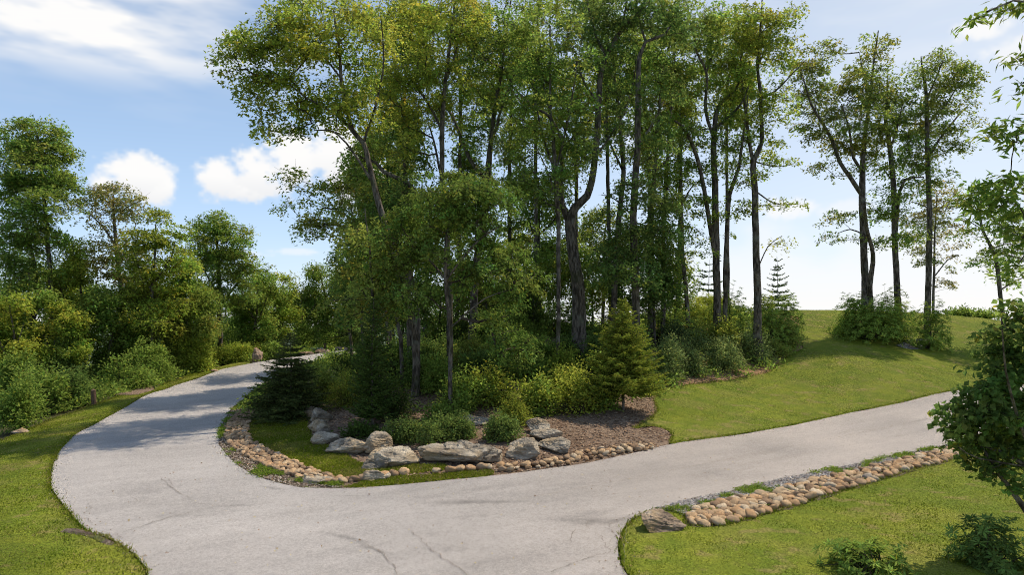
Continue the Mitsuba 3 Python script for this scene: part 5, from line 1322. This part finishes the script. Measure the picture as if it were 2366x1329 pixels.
used = {}
for i, (pp, wd, m) in enumerate([([(255, 1243), (290, 1232), (345, 1214), (390, 1200), (440, 1188), (470, 1180)], .035, 'crack_fill'), ([(180, 1205), (200, 1198), (212, 1217)], .03, 'crack_fill'), ([(188, 1190), (215, 1180), (200, 1168), (222, 1160)], .02, 'crack_fill'),
                                 ([(950, 1232), (985, 1262), (1020, 1290), (1060, 1318), (1080, 1335)], .03, 'crack_fill'), ([(840, 1260), (870, 1274), (890, 1292), (910, 1310), (918, 1335)], .03, 'crack_fill'), ([(1412, 1280), (1370, 1290), (1320, 1308), (1270, 1328)], .03, 'crack_fill'),
                                 ([(1330, 1225), (1320, 1245), (1316, 1262)], .025, 'crack_fill'), ([(1362, 1228), (1350, 1212), (1375, 1205)], .025, 'crack_fill'), ([(1380, 1240), (1398, 1252), (1402, 1268), (1412, 1280)], .025, 'crack_fill'), ([(1418, 1205), (1405, 1222), (1420, 1240), (1408, 1262)], .02, 'crack_fill'), ([(370, 1105), (395, 1130), (420, 1146), (440, 1154)], .03, 'crack_fill'),
                                 ([(390, 1110), (400, 1125)], .025, 'crack_fill'), ([(300, 1150), (320, 1163), (350, 1160)], .018, 'crack_fill'), ([(440, 1165), (490, 1172), (550, 1174)], .02, 'crack_fill'), ([(145, 1150), (155, 1142), (148, 1132)], .02, 'crack_fill'), ([(250, 1250), (262, 1238), (285, 1248)], .02, 'crack_fill'),
                                 ([(1190, 1160), (1300, 1139), (1400, 1120), (1500, 1100), (1600, 1080), (1720, 1056), (1850, 1030), (2000, 1000), (2120, 975), (2200, 958)], .03, 'seam_fill'), ([(1440, 1350), (1448, 1203), (1500, 1183), (1580, 1165)], .02, 'crack_fill')]):
    v, f = ribbon(pp, wd * .42, i, .020 if m == 'crack_fill' else .006)
    add('driveway__' + number('crack' if m == 'crack_fill' else 'seam', used), (v, f), m)

# ------------------------------------------------------------------ ground litter, grass, weeds, gravel
def inside(poly, n, r):
    x0, y0, x1, y1 = poly.bounds
    out = np.zeros((0, 2))
    while len(out) < n:
        q = np.stack([r.uniform(x0, x1, n), r.uniform(y0, y1, n)], 1)
        out = np.vstack([out, q[shapely.contains_xy(poly, q[:, 0], q[:, 1])]])
    return out[:n]


def in_view(p, far):
    d = np.column_stack([p, ground_z(p[:, 0], p[:, 1])]) - EYE
    dep = d @ FWD
    u, w = d[:, 0] / np.maximum(dep, .1) * F + W0 / 2, H0 / 2 - (d @ UP) / np.maximum(dep, .1) * F
    return (dep > 1) & (u > -160) & (u < W0 + 160) & (w > 0) & (w < H0 + 140) & (p[:, 1] < far)


def lawn_tone(p):
    x, y = p[:, 0], p[:, 1]
    z = np.zeros_like(x)
    b = meshkit.fbm(np.stack([x * .55, y * .55, z + 1], 1), 4, 2)
    dry = np.clip((meshkit.fbm(np.stack([x * 1.1 + 40, y * 1.1, z + 7], 1), 4, 4) - .5) * 4, 0, 1)[:, None]
    c = np.array([.102, .162, .013]) * (1 - b[:, None]) + np.array([.207, .235, .024]) * b[:, None]
    return c * (1 - .5 * dry) + np.array([.30, .27, .085]) * .5 * dry


gp, gh, gw = [], [], []
r = rng('grass')
for k, n, far, h in (('lower_lawn', 350000, 40, .040), ('left_lawn', 260000, 45, .040), ('upper_lawn', 240000, 60, .038), ('island_lawn', 40000, 60, .05), ('verge_lawn', 14000, 60, .05)):
    q = inside(LAWNS[k].buffer(.03), n, r)
    v = in_view(q, far)
    gp.append(q[v]); gh.append(np.full(v.sum(), h)); gw.append(np.full(v.sum(), h * .26))
for k in LAWNS:  # shaggy edges over the drive
    rg = LAWNS[k].buffer(0)
    for gpoly in getattr(rg, 'geoms', [rg]):
        L = gpoly.exterior.length
        n = int(L * 90)
        q = np.array([gpoly.exterior.interpolate(t).coords[0] for t in r.uniform(0, L, n)]) + r.normal(0, .045, (n, 2))
        v = in_view(q, 45)
        gp.append(q[v]); gh.append(r.uniform(.03, .075, v.sum())); gw.append(np.full(v.sum(), .014))
gp, gh, gw = np.vstack(gp), np.concatenate(gh), np.concatenate(gw)
far_ok = (gp[:, 1] < 40) | (gp[:, 0] < 0)
gp, gh, gw = gp[far_ok], gh[far_ok], gw[far_ok]
n = len(gp)
gh = gh * r.uniform(.5, 1.35, n)
th = r.uniform(0, 2 * np.pi, n)
z = ground_z(gp[:, 0], gp[:, 1]) + .035
b = np.column_stack([gp, z])
sd = np.column_stack([np.cos(th), np.sin(th), th * 0]) * gw[:, None]
tip = b + np.column_stack([r.normal(0, .5, (n, 2)) * gh[:, None], gh])
v = np.stack([b - sd, b + sd, tip], 1).reshape(-1, 3)
c = lawn_tone(gp) * r.uniform(.7, 1.35, (n, 1))
straw = r.random(n) < .07
c[straw] = np.array([.40, .32, .15]) * r.uniform(.7, 1.2, (straw.sum(), 1))
add('grass', (v, np.arange(3 * n).reshape(-1, 3)), 'blade', color=np.repeat(np.clip(c, 0, .6), 3, 0))
labels['grass'] = {'label': 'short mown grass blades of the lawns, green with straw coloured patches', 'category': 'grass', 'kind': 'stuff'}

# low growth under the trees
r = rng('undergrowth')
q = inside(bed.intersection(Polygon([(-14, 29.5), (20, 29.5), (20, 60), (-14, 60)])), 5200, r)
e = meshkit.fbm(np.stack([q[:, 0] * .5, q[:, 1] * .5, q[:, 0] * 0], 1), 3, 8)
q = q[e > .40]
q = np.vstack([q, (lambda w: w[in_view(w, 75)])(np.column_stack([r.uniform(-42, -16, 5000), r.uniform(33, 72, 5000)]))])
q = q[~shapely.contains_xy(ROAD.buffer(.6).union(left_lawn.buffer(.3)), q[:, 0], q[:, 1])]
N = np.repeat(np.arange(len(q)), 16)
hh = r.uniform(.15, .75, len(q))
off = r.normal(0, 1, (len(N), 3)) * np.array([.26, .26, .0]) + np.column_stack([N * 0, N * 0, r.random(len(N)) * hh[N]])
v, f = leaf_tri(np.column_stack([q, ground_z(q[:, 0], q[:, 1])])[N] + off, off + r.normal(0, .4, off.shape), np.array([0, 0, 1.]) + r.normal(0, .6, off.shape), r.uniform(.12, .26, len(N)), r.uniform(.08, .15, len(N)))
add('undergrowth', (v, f), 'leaf', color=paint(r, len(N), GREEN['mid'], .4, .04, 3))
labels['undergrowth'] = {'label': 'knee high ferns and seedlings under the trees', 'category': 'undergrowth', 'kind': 'stuff'}

# weeds on the verges
r = rng('weeds')
wp = []
for poly, n, thr in ((verge_left, 1500, .52), (verge_right, 3000, .53), (band, 700, .55), (swale, 150, .6)):
    q = inside(poly, n, r)
    d = meshkit.fbm(np.stack([q[:, 0] * 1.3, q[:, 1] * 1.3, q[:, 0] * 0], 1), 3, 8) + (.13 * np.clip((q[:, 0] - 8.6) / 2.2, -.4, 1) if poly is verge_right else 0)
    wp.append(q[d > thr])
wp = np.vstack(wp)
wp = wp[in_view(wp, 40)]
N = np.repeat(np.arange(len(wp)), 10)
base = np.column_stack([wp, ground_z(wp[:, 0], wp[:, 1]) + .06])
off = r.normal(0, 1, (len(N), 3)) * np.array([.06, .06, .025])
U = off * np.array([1, 1, .5]) + np.array([0, 0, .04]) + r.normal(0, .02, off.shape)
v, f = leaf_mesh(base[N] + off, U, np.array([0, 0, 1.0]) + r.normal(0, .5, off.shape), r.uniform(.04, .09, len(N)), r.uniform(.02, .035, len(N)))
add('weeds', (v, f), 'leaf', color=paint(r, len(N), GREEN['weed'], .3, .03))
labels['weeds'] = {'label': 'low bright weeds sprouting along the soil and gravel verges', 'category': 'weeds', 'kind': 'stuff'}

OCT = np.array([[1, 0, 0], [-1, 0, 0], [0, 1, 0], [0, -1, 0], [0, 0, 1], [0, 0, -1.]])
OF = np.array([[0, 2, 4], [2, 1, 4], [1, 3, 4], [3, 0, 4], [2, 0, 5], [1, 2, 5], [3, 1, 5], [0, 3, 5]])


def bits(key, P2, size, flat, cols, mat_col_spread, dz, label, cat, r):
    n = len(P2)
    s = size * r.uniform(.5, 1.5, n)
    A = r.uniform(0, 2 * np.pi, n)
    q = OCT[None] * (np.array([1, 1, flat])[None, None] * (1 + r.uniform(-.35, .35, (n, 6, 3)))) * s[:, None, None]
    x = q[..., 0] * np.cos(A)[:, None] - q[..., 1] * np.sin(A)[:, None]
    y = q[..., 0] * np.sin(A)[:, None] + q[..., 1] * np.cos(A)[:, None]
    zz = ground_z(P2[:, 0], P2[:, 1]) + dz
    v = np.stack([x + P2[:, :1], y + P2[:, 1:], q[..., 2] + zz[:, None]], -1).reshape(-1, 3)
    f = (np.arange(n)[:, None, None] * 6 + OF[None]).reshape(-1, 3)
    c = np.array(cols)[r.integers(len(cols), size=n)] * r.uniform(1 - mat_col_spread, 1 + mat_col_spread, (n, 1))
    add(key, (v, f), 'chip', color=np.repeat(c, 6, 0))
    labels[key] = {'label': label, 'category': cat, 'kind': 'stuff'}


scene['chip'] = {'type': 'twosided', 'b': {'type': 'diffuse', 'reflectance': VC}}
r = rng('bits')
ring = ROAD.exterior
q = np.array([ring.interpolate(t).coords[0] for t in r.uniform(0, ring.length, 5200)]) + r.normal(0, .16, (5200, 2))
q = q[in_view(q, 45)]
bits('road_grit', q, .014, .6, [(.30, .26, .22), (.17, .13, .10), (.40, .37, .33), (.22, .15, .08)], .3, .035, 'soil crumbs and grit along the edges of the drive', 'grit', r)
q = inside(verge_right, 9000, r)
q = q[(q[:, 0] < 9.5) | (r.random(len(q)) < .3)]
q = q[in_view(q, 30)]
bits('gravel', q, .028, .7, [(.34, .33, .32), (.22, .22, .23), (.46, .44, .41), (.28, .24, .20)], .3, .04, 'loose grey gravel between the drive edge and the stone border', 'gravel', r)
front = bed.intersection(Polygon([(-9, 18), (9, 18), (17, 27), (17, 36), (-9, 30)]))
q = inside(front, 16000, r)
q = q[in_view(q, 36)]
bits('mulch_chips', q, .035, .28, [(.16, .10, .065), (.26, .18, .12), (.09, .06, .045), (.34, .27, .20), (.20, .16, .13)], .3, .03, 'brown bark chips and twigs scattered over the planting bed', 'mulch', r)
q = np.vstack([inside(verge_left, 1800, r), inside(swale, 500, r)])
bits('verge_pebbles', q, .022, .6, [(.30, .26, .22), (.14, .11, .09), (.40, .36, .30), (.10, .08, .06)], .3, .04, 'small pebbles and crumbs of soil along the curved verge', 'pebbles', r)
q = np.vstack([inside(ROAD.intersection(Polygon([(-10, 12), (4, 12), (8, 24), (-10, 24)])), 190, r), gxy([(870, 1240), (890, 1245), (905, 1232), (640, 1275), (1965, 1032), (635, 1280), (430, 1260), (880, 1205)])])
N3 = np.column_stack([q, ground_z(q[:, 0], q[:, 1]) + .05])
v, f = leaf_mesh(N3, r.normal(size=N3.shape) * np.array([1, 1, .2]), np.array([0, 0, 1.]) + r.normal(0, .3, N3.shape), r.uniform(.025, .075, len(q)), r.uniform(.015, .045, len(q)), .2)
cc = np.array([(.38, .28, .12), (.20, .11, .05), (.45, .36, .16), (.16, .10, .06)])[r.integers(4, size=len(q))]
add('fallen_leaves', (v, f), 'leaf', color=np.repeat(cc, 4, 0))
labels['fallen_leaves'] = {'label': 'few dry fallen leaves lying on the grey drive', 'category': 'leaves', 'kind': 'stuff'}
